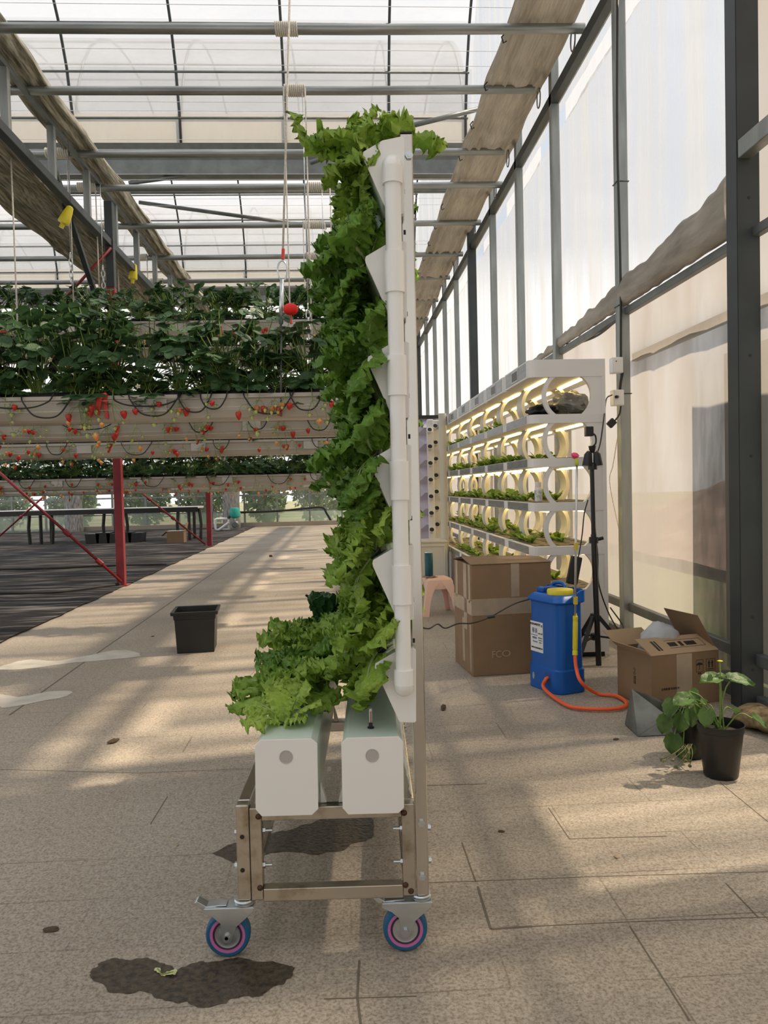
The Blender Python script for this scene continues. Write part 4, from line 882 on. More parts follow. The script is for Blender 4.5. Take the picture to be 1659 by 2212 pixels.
# small plants on the rack
def seedling(seed,n,s):
    R=random.Random(seed); mb=MB()
    for i in range(n): lettuce_leaf(mb,i*2.4+R.uniform(-.3,.3),R.uniform(.25,1.05),s*R.uniform(.7,1.1),s*.22,seed*7+i,ruf=.002,nu=8,nv=4,curl=R.uniform(.3,1.0))
    return mb.mesh('leaves',[M_seed,M_stem],smooth=True)
SD=[seedling(61,9,.085),seedling(62,10,.10),seedling(63,7,.075)]
TN=['top tier','second tier','third tier','fourth tier','lowest tier']
plan={(0,2):[.42,.55,.66],(0,3):[.3,.42,.52,.62],(0,4):[.5,.6],(0,1):[.6],(1,0):[.45,.6],(1,1):[.2,.35,.5,.62],(1,2):[.08,.2,.32,.45,.58],(1,3):[.1,.5],(2,0):[.1,.3,.5],(2,1):[.1,.25,.4,.6],(2,2):[.1,.25,.5],(2,3):[.15,.3,.5,.62],(2,4):[.1,.3,.5],(3,0):[.5],(3,1):[.5,.62],(3,2):[.12,.3,.5,.62],(3,3):[.1,.25,.4,.55],(3,4):[.2,.4,.6],(4,0):[.2,.35,.5],(4,1):[.2,.35,.5],(4,2):[.2,.35,.5],(4,3):[.2,.35,.5],(4,4):[.1,.2,.35,.5],(5,0):[.15,.3],(5,1):[.15,.3],(5,2):[.2],(5,3):[.2],(6,1):[.3],(6,2):[.3],(6,3):[.3]}
for (i,k),ys in plan.items():
    for q,yy in enumerate(ys):
        for c in range(2):
            p=empty('seedling_plant',(RX0+(.075 if c==0 else .27),RY+ML*i+yy,TOPS[k]+.005),rnd.uniform(0,6)); p.scale=(1.0,1.0,.85)
            tag(p,f'seedling, {TN[k]} of the {["nearest","second","third","fourth","fifth","sixth","farthest"][i]} rack module, {["front","back"][c]} line, {["first","second","third","fourth","fifth"][q]} plant','seedling','seedlings on the growing rack')
            link('leaves',SD[rnd.randrange(3)],p)
# bags and bottle on the rack
def lump(mb,c,rx,ry,rz,seed,amp=.25,nu=20,nv=28):
    def f(u,v):
        a=PI*u; b=2*PI*v; d=Vector((math.sin(a)*math.cos(b),math.sin(a)*math.sin(b),math.cos(a))); k=1+amp*noise.noise(d*2.2+Vector((seed,0,0)))+amp*.4*abs(noise.noise(d*6+Vector((seed,2,0))))
        return (c[0]+d.x*rx*k,c[1]+d.y*ry*k,max(c[2]+d.z*rz*k,c[2]-rz*.8))
    mb.grid(nu,nv,f); return mb
z0=TOPS[0]+.005
tag(lump(MB(),(1.44,RY+.26,z0+.068),.11,.17,.082,3,.4).build('plastic_bag',M_bag,smooth=False),'crumpled cloudy plastic bag inside the top near ring of the rack','plastic bag')
tag(lump(MB(),(1.27,RY+.24,z0+.035),.075,.15,.040,8,.5).build('plastic_bag',M_blackm,smooth=True),'black crumpled plastic bag on the top tier beside the cloudy bag','plastic bag')
b=W(1166,1078,Y=4.72); r=empty('bottle',(b.x,4.75,TOPS[2]+.006)); tag(r,'small white capped bottle on the third tier of the rack','bottle'); r.location.z=TOPS[2]+.0045
MB().lathe([(0,0),(.0215,.0),(.023,.004),(.023,.075),(.021,.084),(.017,.088),(0,.088)],24).build('body',M_pvc,r,smooth=True,ang=40)
MB().lathe([(.0175,.0885),(.0185,.090),(.018,.118),(0,.119)],24).build('cap',M_pvc,r,smooth=True,ang=40)
MB().lathe([(.0234,.018),(.0234,.07)],24,cap=(False,False)).build('label',mat('grey_print',(.45,.46,.44),.5,col2=(.72,.72,.70),vs=60,contrast=(.45,.55)),r,smooth=True)
# pale standing post, tower panels and cabinet behind
t=MB().cyl((1.09,8.25,0),(1.09,8.25,1.80),.042,seg=20).build('standing_post',M_cab,smooth=True,ang=50); t.location=(-.005,-.05,0); tag(t,'cream round post standing before the far end of the growing rack','post')
def faceted():
    mb=MB(); w_=.115
    for k in range(7):
        z=.52+k*.185; mb.add([(-w_,0,z),(w_,0,z),(w_*.2,-.075,z+.085),(-w_*.2,-.075,z+.085),(-w_,0,z+.18),(w_,0,z+.18)],[(0,1,2,3),(3,2,5,4),(0,3,4),(1,5,2)]); 
        mb.cyl((.03,-.074,z+.075),(.05,-.086,z+.078),.024,seg=12,m=1)
    mb.box((-w_,.0,.0),(w_,.10,1.82)); return mb
t=empty('planting_column',(1.00,9.05,0)); tag(t,'lilac faceted planting column behind the cream cabinet','planting column'); faceted().build('faceted_panel',[M_purp,M_black],t)
MB().box((-.14,-.03,1.82),(.16,.11,1.86)).build('top_bar',M_black,t)
for j,(px,lab) in enumerate(((931,'slim white planting column with angled cups, left of the pair'),(943,'slim white planting column with angled cups, right of the pair'))):
    a=W(px,1000,Y=8.62+.12*j); t=empty('cup_column',(a.x,8.62+.12*j,0)); tag(t,lab,'planting column')
    MB().box((-.035,0,0),(.035,.07,1.78)).build('column_body',M_rackw,t,bevel=.01)
    for k in range(7):
        z=.55+k*.182+(.05 if j else 0)
        c=MB(); q=Matrix.Translation((-.012,-.01,z))@Matrix.Rotation(math.radians(62),4,'X'); c.lathe([(.018,-.05),(.030,.045),(.026,.045),(.016,-.03),(0,-.03)],16,M=q); c2=c.build('cup',M_rackw,t,smooth=True,ang=40)
        MB().lathe([(.0255,.040),(0,.041)],16,M=q).build('cup_opening',M_black,c2)
t=empty('cabinet',(.96,8.15,0)); tag(t,'low cream cabinet with a framed door behind the pink stool','cabinet')
MB().box((-.26,-.16,0),(.12,.2,.47)).build('body',M_cab,t,bevel=.003); MB().box((-.27,-.175,.47),(.125,.2,.488)).build('cabinet_top',M_cab,t,bevel=.003)
d=MB().box((-.24,-.173,.04),(.10,-.1605,.45)).build('door',M_cab,t,bevel=.003)
for lo,hi in(((-.235,.045),(.095,.06)),((-.235,.43),(.095,.445)),((-.235,.06),(-.22,.43)),((.08,.06),(.095,.43))): MB().box((lo[0],-.182,lo[1]),(hi[0],-.1732,hi[1])).build('door_moulding',M_cab,d,bevel=.002)
# pink stool with teal canister
a=W(943,1330,Z=0); st=empty('stool',(.775,6.42,0),math.radians(8)); tag(st,'pink plastic stool behind the steel post of the tower','stool')
mb=MB(); 
def stool_side(u,v):
    # four legs with arches: surface of a tapered square, cut by arches
    return None
H=.30
def lg(sx,sy):
    m_=MB(); w0,w1=.155,.105
    for (ax,ay) in ((1,0),(0,1)):
        n=8; A=[];B=[]
        for k in range(n+1):
            z=H*.93*k/n; w_=w0+(w1-w0)*k/n; a_=.045+.055*max(0,(k/n-.35)/.65)**2.2*1.1; a_=min(a_,w_)
            o_=Vector((sx*w_,sy*w_,z)); i_=o_-Vector((sx*a_*ax,sy*a_*ay,0)); A.append(o_); B.append(i_)
        t_=Vector((-sx*.006*ay,-sy*.006*ax,0))
        for k in range(n): m_.add([A[k],A[k+1],B[k+1],B[k],A[k]+t_,A[k+1]+t_,B[k+1]+t_,B[k]+t_],[(0,1,2,3),(7,6,5,4),(2,3,7,6),(0,4,7,3) if k==0 else (1,2,6,5)])
    return m_
for sx in(-1,1):
    for sy in(-1,1): lg(sx,sy).build('leg',M_pink,st)
MB().lathe([(.150,H*.70),(.150,H*.93),(.142,H*.985),(.12,H),(.0,H*1.0)],4,M=Matrix.Rotation(PI/4,4,'Z')@Matrix.Diagonal((1,1,1,1)),cap=(False,False)).build('seat',M_pink,st,smooth=True,ang=35,bevel=.012)
a=W(927,1246,Y=6.38); t=empty('canister',(a.x,6.38,H+.0145)); tag(t,'dark teal cylindrical canister standing on the pink stool','canister')
MB().lathe([(0,0),(.030,0),(.034,.003),(.034,.188),(.033,.19),(0,.19)],28).build('body',M_teal,t,smooth=True,ang=40); MB().lathe([(.0345,.19),(.034,.196),(0,.196)],28).build('rim',M_zinc,t,smooth=True,ang=40)
tag(lump(MB(),(a.x-.0,6.375,H+.008),.055,.03,.009,5,.5).build('cloth',M_cardi,smooth=True),'crumpled beige cloth on the stool under the canister','cloth')
# ---------------------------------------------------------------- big carton
A=W(1022,1462,Z=0); B_=W(976,1421,Z=0); ang=math.atan2(-(B_.x-A.x),(B_.y-A.y))
bx=empty('carton',(A.x,A.y,0),ang); tag(bx,'large closed brown carton between the tower and the blue sprayer','carton')
w_,d_,h_=.455,.40,.612
MB().box((0,0,0),(w_,d_,h_)).build('body',M_card,bx,bevel=.004)
MB().add([(-.004,-.004,h_+.0012),(w_+.004,-.004,h_+.0012),(w_+.002,d_*.49,h_+.014),(-.002,d_*.49,h_+.026),(-.004,-.004,h_+.005),(w_+.004,-.004,h_+.005),(w_+.002,d_*.49,h_+.018),(-.002,d_*.49,h_+.030)],[(0,1,2,3),(7,6,5,4),(0,4,5,1),(1,5,6,2),(2,6,7,3),(3,7,4,0)]).build('top_flap',M_card,bx)
MB().add([(-.004,d_,h_+.0012),(w_+.004,d_,h_+.0012),(w_+.002,d_*.51,h_+.012),(-.002,d_*.51,h_+.028),(-.004,d_,h_+.005),(w_+.004,d_,h_+.005),(w_+.002,d_*.51,h_+.016),(-.002,d_*.51,h_+.032)],[(0,1,2,3),(7,6,5,4),(0,4,5,1),(1,5,6,2),(2,6,7,3),(3,7,4,0)]).build('top_flap',M_card,bx)
for (x0,z0,x1,z1) in((.0,.335,w_,.425),(.225,.43,.272,h_)):
    MB().box((x0,-.0012,z0),(x1,-.0004,z1)).build('parcel_tape',M_tape,bx)
for (y0,z0,y1,z1) in((0,.335,d_,.415),(.10,.24,.17,h_),(.02,.40,.06,h_),(.02,.02,.05,.28),(.16,.05,.21,.30),(.30,.40,.35,h_)):
    MB().box((-.0014,y0,z0),(-.0004,y1,z1)).build('parcel_tape',M_tape,bx)
MB().box((.15,d_*.1,h_+.0065),(.27,d_*.45,h_+.0075)).build('parcel_tape',M_tape,bx,rot=(0,0,0))
M_ink2=mat('pale_print',(.42,.31,.20),.8)
text('FC',.055,Matrix.Translation((.135,-.002,.115))@Matrix.Rotation(PI/2,4,'X'),M_ink2,bx,sx=.9); text('O',.05,Matrix.Translation((.19,-.002,.117))@Matrix.Rotation(PI/2,4,'X'),M_ink2,bx,sx=1.3)
# ---------------------------------------------------------------- blue knapsack sprayer
SP=empty('knapsack_sprayer',(1.083,3.945,0),math.radians(-68)); tag(SP,'blue knapsack sprayer with yellow lid, wand and orange hose','sprayer')
def ring(wx,wy,z,r=.05,n=6,ox=0,oy=0):
    P=[]
    for (sx,sy,a0) in((1,1,0),(-1,1,PI/2),(-1,-1,PI),(1,-1,1.5*PI)):
        for k in range(n+1): a=a0+PI/2*k/n; P.append((ox+sx*(wx-r)+r*math.cos(a),oy+sy*(wy-r)+r*math.sin(a),z))
    return P
def loft(mb,rings,m=0,cap=True):
    n=len(rings[0]); v=[p for r in rings for p in r]; f=[]
    for i in range(len(rings)-1):
        for k in range(n): f.append((i*n+k,i*n+(k+1)%n,(i+1)*n+(k+1)%n,(i+1)*n+k))
    if cap: f+=[tuple(range(n))[::-1],tuple((len(rings)-1)*n+k for k in range(n))]
    return mb.add(v,f,m)
wx,wy=.134,.091
loft(MB(),[ring(wx-.004,wy-.004,0,.045),ring(wx,wy,.006,.045),ring(wx,wy,.115,.045),ring(wx-.006,wy-.006,.122,.045),ring(wx-.008,wy-.008,.30,.045),ring(wx-.008,wy-.008,.445,.045),ring(wx+.004,wy+.004,.452,.045),ring(wx+.006,wy+.006,.458,.045)]).build('tank',M_blue,SP,smooth=True,ang=30)
loft(MB(),[ring(wx+.006,wy+.006,.458,.045),ring(wx+.001,wy+.001,.464,.045),ring(wx-.014,wy-.016,.485,.04),ring(wx-.022,wy-.024,.490,.04)]).build('shoulder',M_blue,SP,smooth=True,ang=30)
# raised splash wall on the right and handle block on the left
mb=MB(); P=[(p[0],p[1]) for p in ring(wx+.006,wy+.006,0,.045,8)]
n=len(P)
for k in range(n):
    (x0,y0),(x1,y1)=P[k],P[(k+1)%n]
    def top_(x,y): return .458+.055*min(1,max(0,(y+.03)/.07))
    if y0<-.03 and y1<-.03: continue
    q=.94; mb.add([(x0,y0,.455),(x1,y1,.455),(x1,y1,top_(x1,y1)),(x0,y0,top_(x0,y0)),(x0*q,y0*q,.455),(x1*q,y1*q,.455),(x1*q,y1*q,top_(x1,y1)),(x0*q,y0*q,top_(x0,y0))],[(0,1,2,3),(7,6,5,4),(3,2,6,7)])
mb.build('splash_wall',M_blue,SP)
MB().box((-.10,-.045,.486),(-.045,.05,.515)).build('grip_block',M_blue,SP,bevel=.008)
MB().tube(curve([(-.10,.05,.49),(-.09,.06,.525),(-.02,.065,.53),(.01,.06,.49)],5),.010,8).build('carry_handle',M_blue,SP,smooth=True)
MB().lathe([(0,.485),(.064,.485),(.066,.490),(.066,.509),(.063,.514),(0,.515)],32,M=Matrix.Translation((.045,-.005,0))).build('lid',M_yel,SP,smooth=True,ang=40)
# label on the left end face
lb=empty('label_panel',(0,0,0),0,SP); LMx=Matrix.Translation((-wx+.0065,-.004,.275))@Matrix.Rotation(-PI/2,4,'Z')@Matrix.Rotation(PI/2,4,'X')
bpy.data.objects.remove(lb)
LBW=.105; LBH=.155
SPf=(-.062,.052)
lo=MB().box((-LBW/2,-LBH/2,0),(LBW/2,LBH/2,.0008)).build('label',M_paper,SP); lo.matrix_local=Matrix.Translation((-.050,-wy+.0074,.265))@Matrix.Rotation(PI/2,4,'X')
T_=lambda x,y:Matrix.Translation((x,y,.0012))
text('农用电动喷雾器',.0125,T_(-.012,.062),M_ink,lo,bold=.0003); text('型',.013,T_(.043,.058),M_ink,lo)
text('華美',.030,T_(-.016,.028),M_inkb,lo,sx=.8); MB().box((-.048,.0055,.0009),(.008,.0085,.0014)).build('printed_bar',M_inkb,lo)
text('喷雾器',.012,T_(-.018,-.008),M_inkb,lo); text('Huamei',.013,T_(-.014,-.026),M_inkb,lo)
text('3WBD-18型',.009,T_(.030,.018),M_ink,lo,sx=.8)
for k in range(3): text(('额定电压12V','工作压力0.4','容量18L')[k],.0062,T_(.030,-.004-.012*k),M_ink,lo)
text('台州市农业机械有限公司',.0088,T_(0,-.058),M_ink,lo,bold=.0002)
x=MB().lathe([(.013,0),(.013,.002),(0,.002)],20).build('moulded_badge',mat('pale_badge',(.25,.35,.35),.5),SP); x.matrix_local=Matrix.Translation((-.072,-wy+.0002,.062))@Matrix.Rotation(PI/2,4,'X')@Matrix.Diagonal((.7,1.4,1,1))
MB().box((.025,-wy-.0008,.035),(.072,-wy+.001,.100)).build('hose_recess',mat('darker_blue',(.003,.07,.30),.4),SP)
MB().cyl((.048,-wy-.0012,.075),(.048,-wy+.004,.075),.011).build('hose_port',M_black,SP)
sm=SP.matrix_basis.copy(); SI=(Matrix.Translation(SP.location)@Matrix.Rotation(SP.rotation_euler.z,4,'Z')).inverted()
def sl(px,py,**k): return SI@W(px,py,**k)
lr=empty('wand',(0,0,0),0,SP)
b0=sl(1242,1415,Y=3.78); t0=sl(1246,1005,Y=3.80)
MB().cyl(sl(1242,1340,Y=3.78),t0,.0058,seg=10).build('lance_tube',M_zinc,lr,smooth=True)
MB().lathe([(.0,0),(.013,0),(.013,.02),(.0105,.024),(.0125,.03),(.0125,.16),(.0115,.17),(.0125,.172),(.0125,.19),(.008,.195),(.007,.205),(0,.205)],16,M=Matrix.Translation(b0)@(t0-b0).to_track_quat('Z','Y').to_matrix().to_4x4()).build('wand_grip',M_yel,lr,smooth=True,ang=40)
for py in(1180,1297):
    c=b0.lerp(t0,(1415-py)/(1415-1005)); MB().cyl(c-Vector((0,0,.018)),c+Vector((0,0,.018)),.011,seg=12).build('wand_clip',mat('brassy_clip',(.55,.42,.04),.4),lr,smooth=True,ang=40)
MB().tube([t0,t0+Vector((0,0,.02)),t0+Vector((-.004,-.01,.045))],[.009,.010,.008],12).build('nozzle_neck',mat('lime_plastic',(.55,.62,.10),.4),lr,smooth=True)
c=t0+Vector((-.004,-.008,.045)); MB().lathe([(.009,-.012),(.018,.0),(.020,.008),(.012,.014),(0,.015)],20,M=Matrix.Translation(c)@Matrix.Rotation(.5,4,'Y')).build('nozzle',mat('pink_nozzle',(.75,.06,.18),.4),lr,smooth=True,ang=50)
hp=[sl(1242,1417,Y=3.775),sl(1245,1445,Y=3.76),sl(1256,1474,Y=3.72)]+[sl(a_,b_,Z=.014) for a_,b_ in((1290,1498),(1330,1503),(1352,1516),(1345,1528),(1300,1532),(1240,1528),(1208,1514))]+[Vector((.052,-wy-.03,.028)),Vector((.048,-wy-.016,.066)),Vector((.048,-wy+.002,.076))]
MB().tube(curve(hp,7),.0088,10).build('hose',M_hose,SP,smooth=True)
MB().tube(curve([(.0,wy-.01,.42),(.01,wy+.02,.30),(.0,wy+.022,.12),(.02,wy+.06,.03),(.03,wy+.03,.012)],7),.010,6).build('shoulder_strap',M_blackm,SP)
# ---------------------------------------------------------------- tripod
tp_=W(1283,1440,Z=0); tx,ty=1.44,4.42
t=empty('tripod',(tx,ty,0)); tag(t,'black lighting tripod with a hooded head in front of the growing rack','tripod')
MB().cyl((.012,-.02,.0),(0,0,.75),.016,seg=14).build('lower_tube',M_black,t,smooth=True,ang=50); MB().cyl((0,0,.74),(-.004,0,1.16),.0125,seg=14).build('upper_tube',M_black,t,smooth=True,ang=50)
for z in(.28,.165,.72,1.14): 
    MB().cyl((0,0,z-.02),(0,0,z+.015),.026,seg=14).build('collar',M_black,t,smooth=True,ang=50)
for z in(.72,1.15): MB().cyl((.02,0,z),(.055,0,z+.008),.010,seg=10).build('clamp_knob',M_black,t)
for a in(-.35,PI*.62,PI*1.25):
    d=Vector((math.cos(a),math.sin(a),0)); MB().beam(d*.02+Vector((0,0,.28)),d*.24+Vector((0,0,.012)),.016,.022).build('leg',M_black,t); MB().beam(d*.02+Vector((0,0,.165)),d*.115+Vector((0,0,.155)),.012,.010).build('leg_brace',M_black,t)
h=MB(); 
for a in(-1,1): h.tube([(a*.016,0,1.222),(a*.024,0,1.205),(a*.030,0,1.142)],[.014,.023,.030],14)
h.build('hooded_lamp_head',M_black,t,smooth=True,ang=50)
MB().cyl((0,0,1.16),(0,0,1.215),.01).build('stud',M_zinc,t)
MB().lathe([(.010,1.215),(.018,1.235),(.022,1.255),(0,1.256)],14).build('ball_mount',M_black,t,smooth=True,ang=50)
MB().box((-.040,-.02,1.31),(.004,.02,1.365)).build('plug_block',M_black,t,bevel=.004); MB().tube(curve([(0,0,1.25),(.02,0,1.27),(.02,0,1.31),(-.0,0,1.33)],5),.005,6).build('head_cable',M_rubber,t,smooth=True)
# black adapter and cables
a=W(1240,1232,Y=4.40); t=MB().box((-.030,-.02,-.08),(.030,.02,.08)).build('power_adapter',M_black,loc=a,rot=(0,math.radians(12),0),bevel=.006); tag(t,'black power adapter hanging on its cable beside the tripod','power adapter')
def cable(P,r,lab,nm='cable',mt=None): tag(MB().tube(curve(P,10),r,6).build(nm,mt or M_rubber,smooth=True),lab,'cable')
cable([W(*p,Y=4.38) for p in((1270,1080),(1262,1110),(1258,1150),(1252,1190),(1246,1215))],.0035,'thin black cable from the tripod down to the power adapter')
cable([W(1322,853,Y=4.95),W(1310,862,Y=4.8),W(1305,900,Y=4.6),W(1296,960,Y=4.5),W(1282,1010,Y=4.45),W(1284,1120,Y=4.46),W(1291,1200,Y=4.46),W(1293,1260,Y=4.46),W(1315,1325,Y=4.5),W(1340,1365,Y=4.6),W(1346,1352,Y=4.7),W(1318,1312,Y=4.75)],.0042,'black cable from the lower wall socket looping down past the tripod')
cable([W(898,1350,Y=3.0),W(925,1358,Y=3.2),W(945,1348,Y=3.4),W(962,1357,Y=3.55),W(990,1347,Y=3.7),W(1020,1346,Y=3.85),W(1058,1333,Y=4.0),W(1110,1305,Y=4.15),W(1150,1292,Y=4.25),W(1185,1275,Y=4.5),W(1200,1266,Y=4.75)],.0035,'wavy black power lead running from the tower across the large carton')
a=W(1060,1333,Y=3.99); tag(MB().cyl(a-Vector((.02,0,.002)),a+Vector((.02,0,.004)),.008,seg=8).build('inline_switch',M_black),'small black inline switch on the wavy lead','switch')
for j,(px,py,lab) in enumerate(((1333,789,'upper white socket box on the second wall post'),(1335,859,'lower white socket box with a black plug, on the second wall post'))):
    a=W(px,py,Y=4.99); t=empty('socket_box',(1.805,a.y+.0,a.z)); t.location=(a.x,a.y,a.z); tag(t,lab,'socket box')
    MB().box((-.035,-.015,-.05),(.035,.05,.05)).build('box_body',M_pvc,t,bevel=.004); MB().box((-.03,-.018,-.045),(.03,-.0152,.045)).build('face_plate',M_pvc,t,bevel=.002)
    if j: MB().cyl((-.028,-.045,.0),(-.01,-.019,.004),.010,seg=10).build('plug',M_black,t)
    else: MB().box((-.015,-.02,.02),(-.008,-.0182,.026)).build('indicator',M_black,t)
cable([W(1345,805,Y=5.0),W(1341,825,Y=5.0),W(1339,842,Y=5.0)],.009,'thick black cable joining the two wall socket boxes')
cable([W(1341,878,Y=5.0),W(1338,895,Y=4.98),W(1326,912,Y=4.95)],.006,'short black cable hanging below the lower socket box')
a=W(1321,914,Y=4.95); tag(MB().box((-.022,-.015,-.026),(.022,.015,.026)).build('hanging_plug',M_black,loc=a,rot=(0,.8,0),bevel=.005),'black plug dangling under the lower socket box','plug')
cable([W(1334,0,Y=5.0),W(1333,200,Y=5.0),W(1334,330,Y=5.0),W(1338,480,Y=5.0),W(1341,640,Y=5.0),W(1341,800,Y=5.0)],.008,'long black cable running up the second wall post')
cable([W(1219,742,Y=6.45),W(1245,742,Y=6.2),W(1290,725,Y=5.7),W(1335,690,Y=5.1)],.008,'black cable sagging along the wall rail above the rack')
cable([W(1345,880,X=1.86),W(1325,1000,X=1.86),W(1318,1050,X=1.86),W(1350,1200,X=1.86)],.003,'thin pale string stretched beside the rack at the wall','string',M_rope)
for j,(px,py,yy) in enumerate(((1350,391,5.03),(1350,659,5.03),(1355,850,5.03))):
    a=W(px,py,Y=yy); tag(MB().tube([(1.826,5.03,a.z),(1.826,5.112,a.z),(1.904,5.112,a.z),(1.904,5.028,a.z),(1.826,5.03,a.z)],.003,5).build('tie_wire',M_black),'thin wire tied round the second wall post, '+['uppermost','at the rail','beside the lower socket'][j],'wire')
# ---------------------------------------------------------------- small open carton
ca=W(1388,1532,Z=0); OB=empty('carton',(1.40,3.50,0),math.radians(14)); tag(OB,'small open brown carton with printed marks beside the wall','carton')
w_,d_,h_=.37,.27,.245
for lo,hi in(((0,0,0),(w_,.004,h_)),((0,d_-.004,0),(w_,d_,h_)),((0,.0045,0),(.004,d_-.0045,h_)),((w_-.004,.0045,0),(w_,d_-.0045,h_)),((.0045,.0045,0),(w_-.0045,d_-.0045,.004))): MB().box(lo,hi).build('side_panel',M_card,OB)
def flap(p0,p1,dv,nm='flap',mt=M_cardi,t_=.003):
    p0=Vector(p0);p1=Vector(p1);dv=Vector(dv); n_=(p1-p0).cross(dv).normalized()*t_
    return MB().add([p0,p1,p1+dv,p0+dv,p0+n_,p1+n_,p1+dv+n_,p0+dv+n_],[(3,2,1,0),(4,5,6,7),(0,1,5,4),(1,2,6,5),(2,3,7,6),(3,0,4,7)]).build(nm,mt,OB)
ff=flap((0,.0,h_+.001),(w_,0,h_+.001),(.0,.125,.055)); flap((0,d_,h_),(w_*.6,d_,h_),(-.05,.05,.07)); flap((w_,.02,h_),(w_,d_,h_),(-.07,.04,.16),mt=M_card); flap((0,.0,h_),(0,d_,h_),(-.035,.0,.03))
tag(lump(MB(),(1.40+.13,3.50+.21,h_+.015),.10,.07,.10,12,.22).build('plastic_bag',M_whitebag,smooth=True),'pale translucent plastic bag stuffed in the small open carton','plastic bag')
FX=Matrix.Rotation(PI/2,4,'X')
MB().box((.045,-.0008,.135),(.085,-.0002,.20)).build('printed_block',mat('speckled_print',(.05,.04,.03),.7,col2=(.28,.18,.10),vs=160,contrast=(.45,.55)),OB).hide_render=False
for o in [c for c in OB.children if c.name.startswith('printed_block')]: bpy.data.objects.remove(o)
text('◤◥',.001,Matrix.Translation((.05,-.003,.1)),M_ink,OB) if False else None
# this-way-up and umbrella marks
def mk(mb,P): mb.prism(P,lambda p,s:(p[0],-.0012 if s==0 else -.0002,p[1]))
mb=MB()
for k in range(2):
    x=.315+k*.018; mk(mb,[(x-.003,.168),(x+.003,.168),(x+.003,.188),(x+.007,.188),(x,.203),(x-.007,.188),(x-.003,.188)])
mk(mb,[(.305,.160),(.342,.160),(.342,.163),(.305,.163)])
mb.build('printed_arrows',M_ink,OB)
mb=MB(); mk(mb,[(.262+.017*math.cos(PI*k/10),.184+.012*math.sin(PI*k/10)) for k in range(11)]); mk(mb,[(.261,.163),(.263,.163),(.263,.185),(.261,.185)]); mk(mb,[(.255,.163),(.263,.163),(.263,.165),(.255,.165)]); mb.build('printed_umbrella',M_ink,OB)
mb=MB()
for x0,x1 in((.243,.282),(.298,.349)):
    for q in([(x0,.208),(x1,.208),(x1,.2095),(x0,.2095)],[(x0,.152),(x1,.152),(x1,.1535),(x0,.1535)],[(x0,.152),(x0+.0012,.152),(x0+.0012,.209),(x0,.209)],[(x1-.0012,.152),(x1,.152),(x1,.209),(x1-.0012,.209)]): mk(mb,q)
mb.build('printed_frame',M_ink,OB)
text('防雨',.010,Matrix.Translation((.262,-.0012,.144))@FX,M_ink,OB); text('向上',.010,Matrix.Translation((.323,-.0012,.144))@FX,M_ink,OB)
text('注意防潮 轻拿轻放',.012,Matrix.Translation((.10,-.0012,.088))@FX,M_ink,OB)
MB().box((.135,-.0011,.03),(.22,-.0003,h_)).build('parcel_tape',M_tape,OB)
mb=MB(); fM=Matrix.Translation((0,0,h_+.0045))@Matrix.Rotation(math.atan2(.055,.125),4,'X')
for (x0,y0,x1,y1) in((.06,.03,.072,.105),(.078,.03,.086,.105),(.14,.055,.185,.085),(.20,.052,.218,.088),(.232,.055,.290,.085),(.135,.10,.33,.1015),(.135,.042,.33,.0435),(.329,.042,.3305,.1015)):
    mb.box((x0,y0,.0),(x1,y1,.0008),0,fM)
mb.build('printed_logo_strip',M_ink,OB)
text('小心轻放',.02,Matrix.Translation((-.0006,.13,.13))@Matrix.Rotation(-PI/2,4,'Z')@FX@Matrix.Rotation(-PI/2,4,'Z'),M_ink,OB)
# ---------------------------------------------------------------- galvanised scoop
p=[W(1350,1565,Z=.004),W(1378,1590,Z=.004),W(1492,1584,Z=.004),W(1490,1545,Z=.004)]
tl=W(1365,1489,Y=3.22); a_,b_,c_,d0=p
M_sc=mat('weathered_tinplate',(.25,.27,.26),.45,.7,col2=(.13,.14,.13),vs=9)
mb=MB(); back=W(1440,1548,Y=3.3); v=[a_,b_,c_,d0,tl,W(1443,1548,Y=3.17),W(1480,1530,Y=3.42)]
u=Vector((.0018,.0018,0))
def sheet(mb,q):
    n_=((q[1]-q[0]).cross(q[2]-q[0])).normalized()*.0018; k=len(q); mb.add(q+[x_+n_ for x_ in q],[tuple(range(k))[::-1],tuple(range(k,2*k))]+[(i,(i+1)%k,k+(i+1)%k,k+i) for i in range(k)])
sheet(mb,[a_,b_,v[5],tl]); sheet(mb,[b_,c_,W(1486,1550,Y=3.12),v[5]]); sheet(mb,[a_,tl,v[6],d0]); sheet(mb,[a_,b_,c_,d0]); sheet(mb,[tl,tl+Vector((.002,.004,0)),v[6],v[6]+Vector((0,0,-.01))])
r=mb.build('metal_scoop',M_sc); tag(r,'angular grey tinplate scoop lying in front of the small open carton','scoop')
# ---------------------------------------------------------------- potted plants
def round_pot(parent,r0,r1,h):
    MB().lathe([(0,0.0),(r0*.95,0),(r0,.006),(r1*.955,h*.86),(r1*.99,h*.87),(r1,h*.985),(r1*1.03,h*.99),(r1*1.03,h),(r1*.98,h),(r1*.95,h*.88),(r1*.94,h*.84),(0,h*.86)],40).build('pot_body',M_black,parent,smooth=True,ang=35)
    MB().lathe([(r1*.935,h*.845),(r1*.5,h*.875),(0,h*.87)],24,cap=(False,False)).build('soil',M_soil,parent,smooth=True)
def broad_leaf(mb,p,d,nrm,s,m=0,seed=0):
    d=d.normalized(); nrm=(nrm-d*nrm.dot(d)).normalized(); sd=nrm.cross(d)
    def f(u,v):
        q=2*v-1; w_=.46*math.sin(PI*min(1,.10+u*.90))**.75*(1 if u<.97 else .6); w_*=(1+.07*math.sin(u*40))
        return p+d*s*(u*1.0-.12*abs(q)*(1-u))+sd*s*w_*q+nrm*s*(.20*abs(q)-.30*u*u+.03*math.sin(q*7+u*9+seed))
    mb.grid(10,8,f,m)
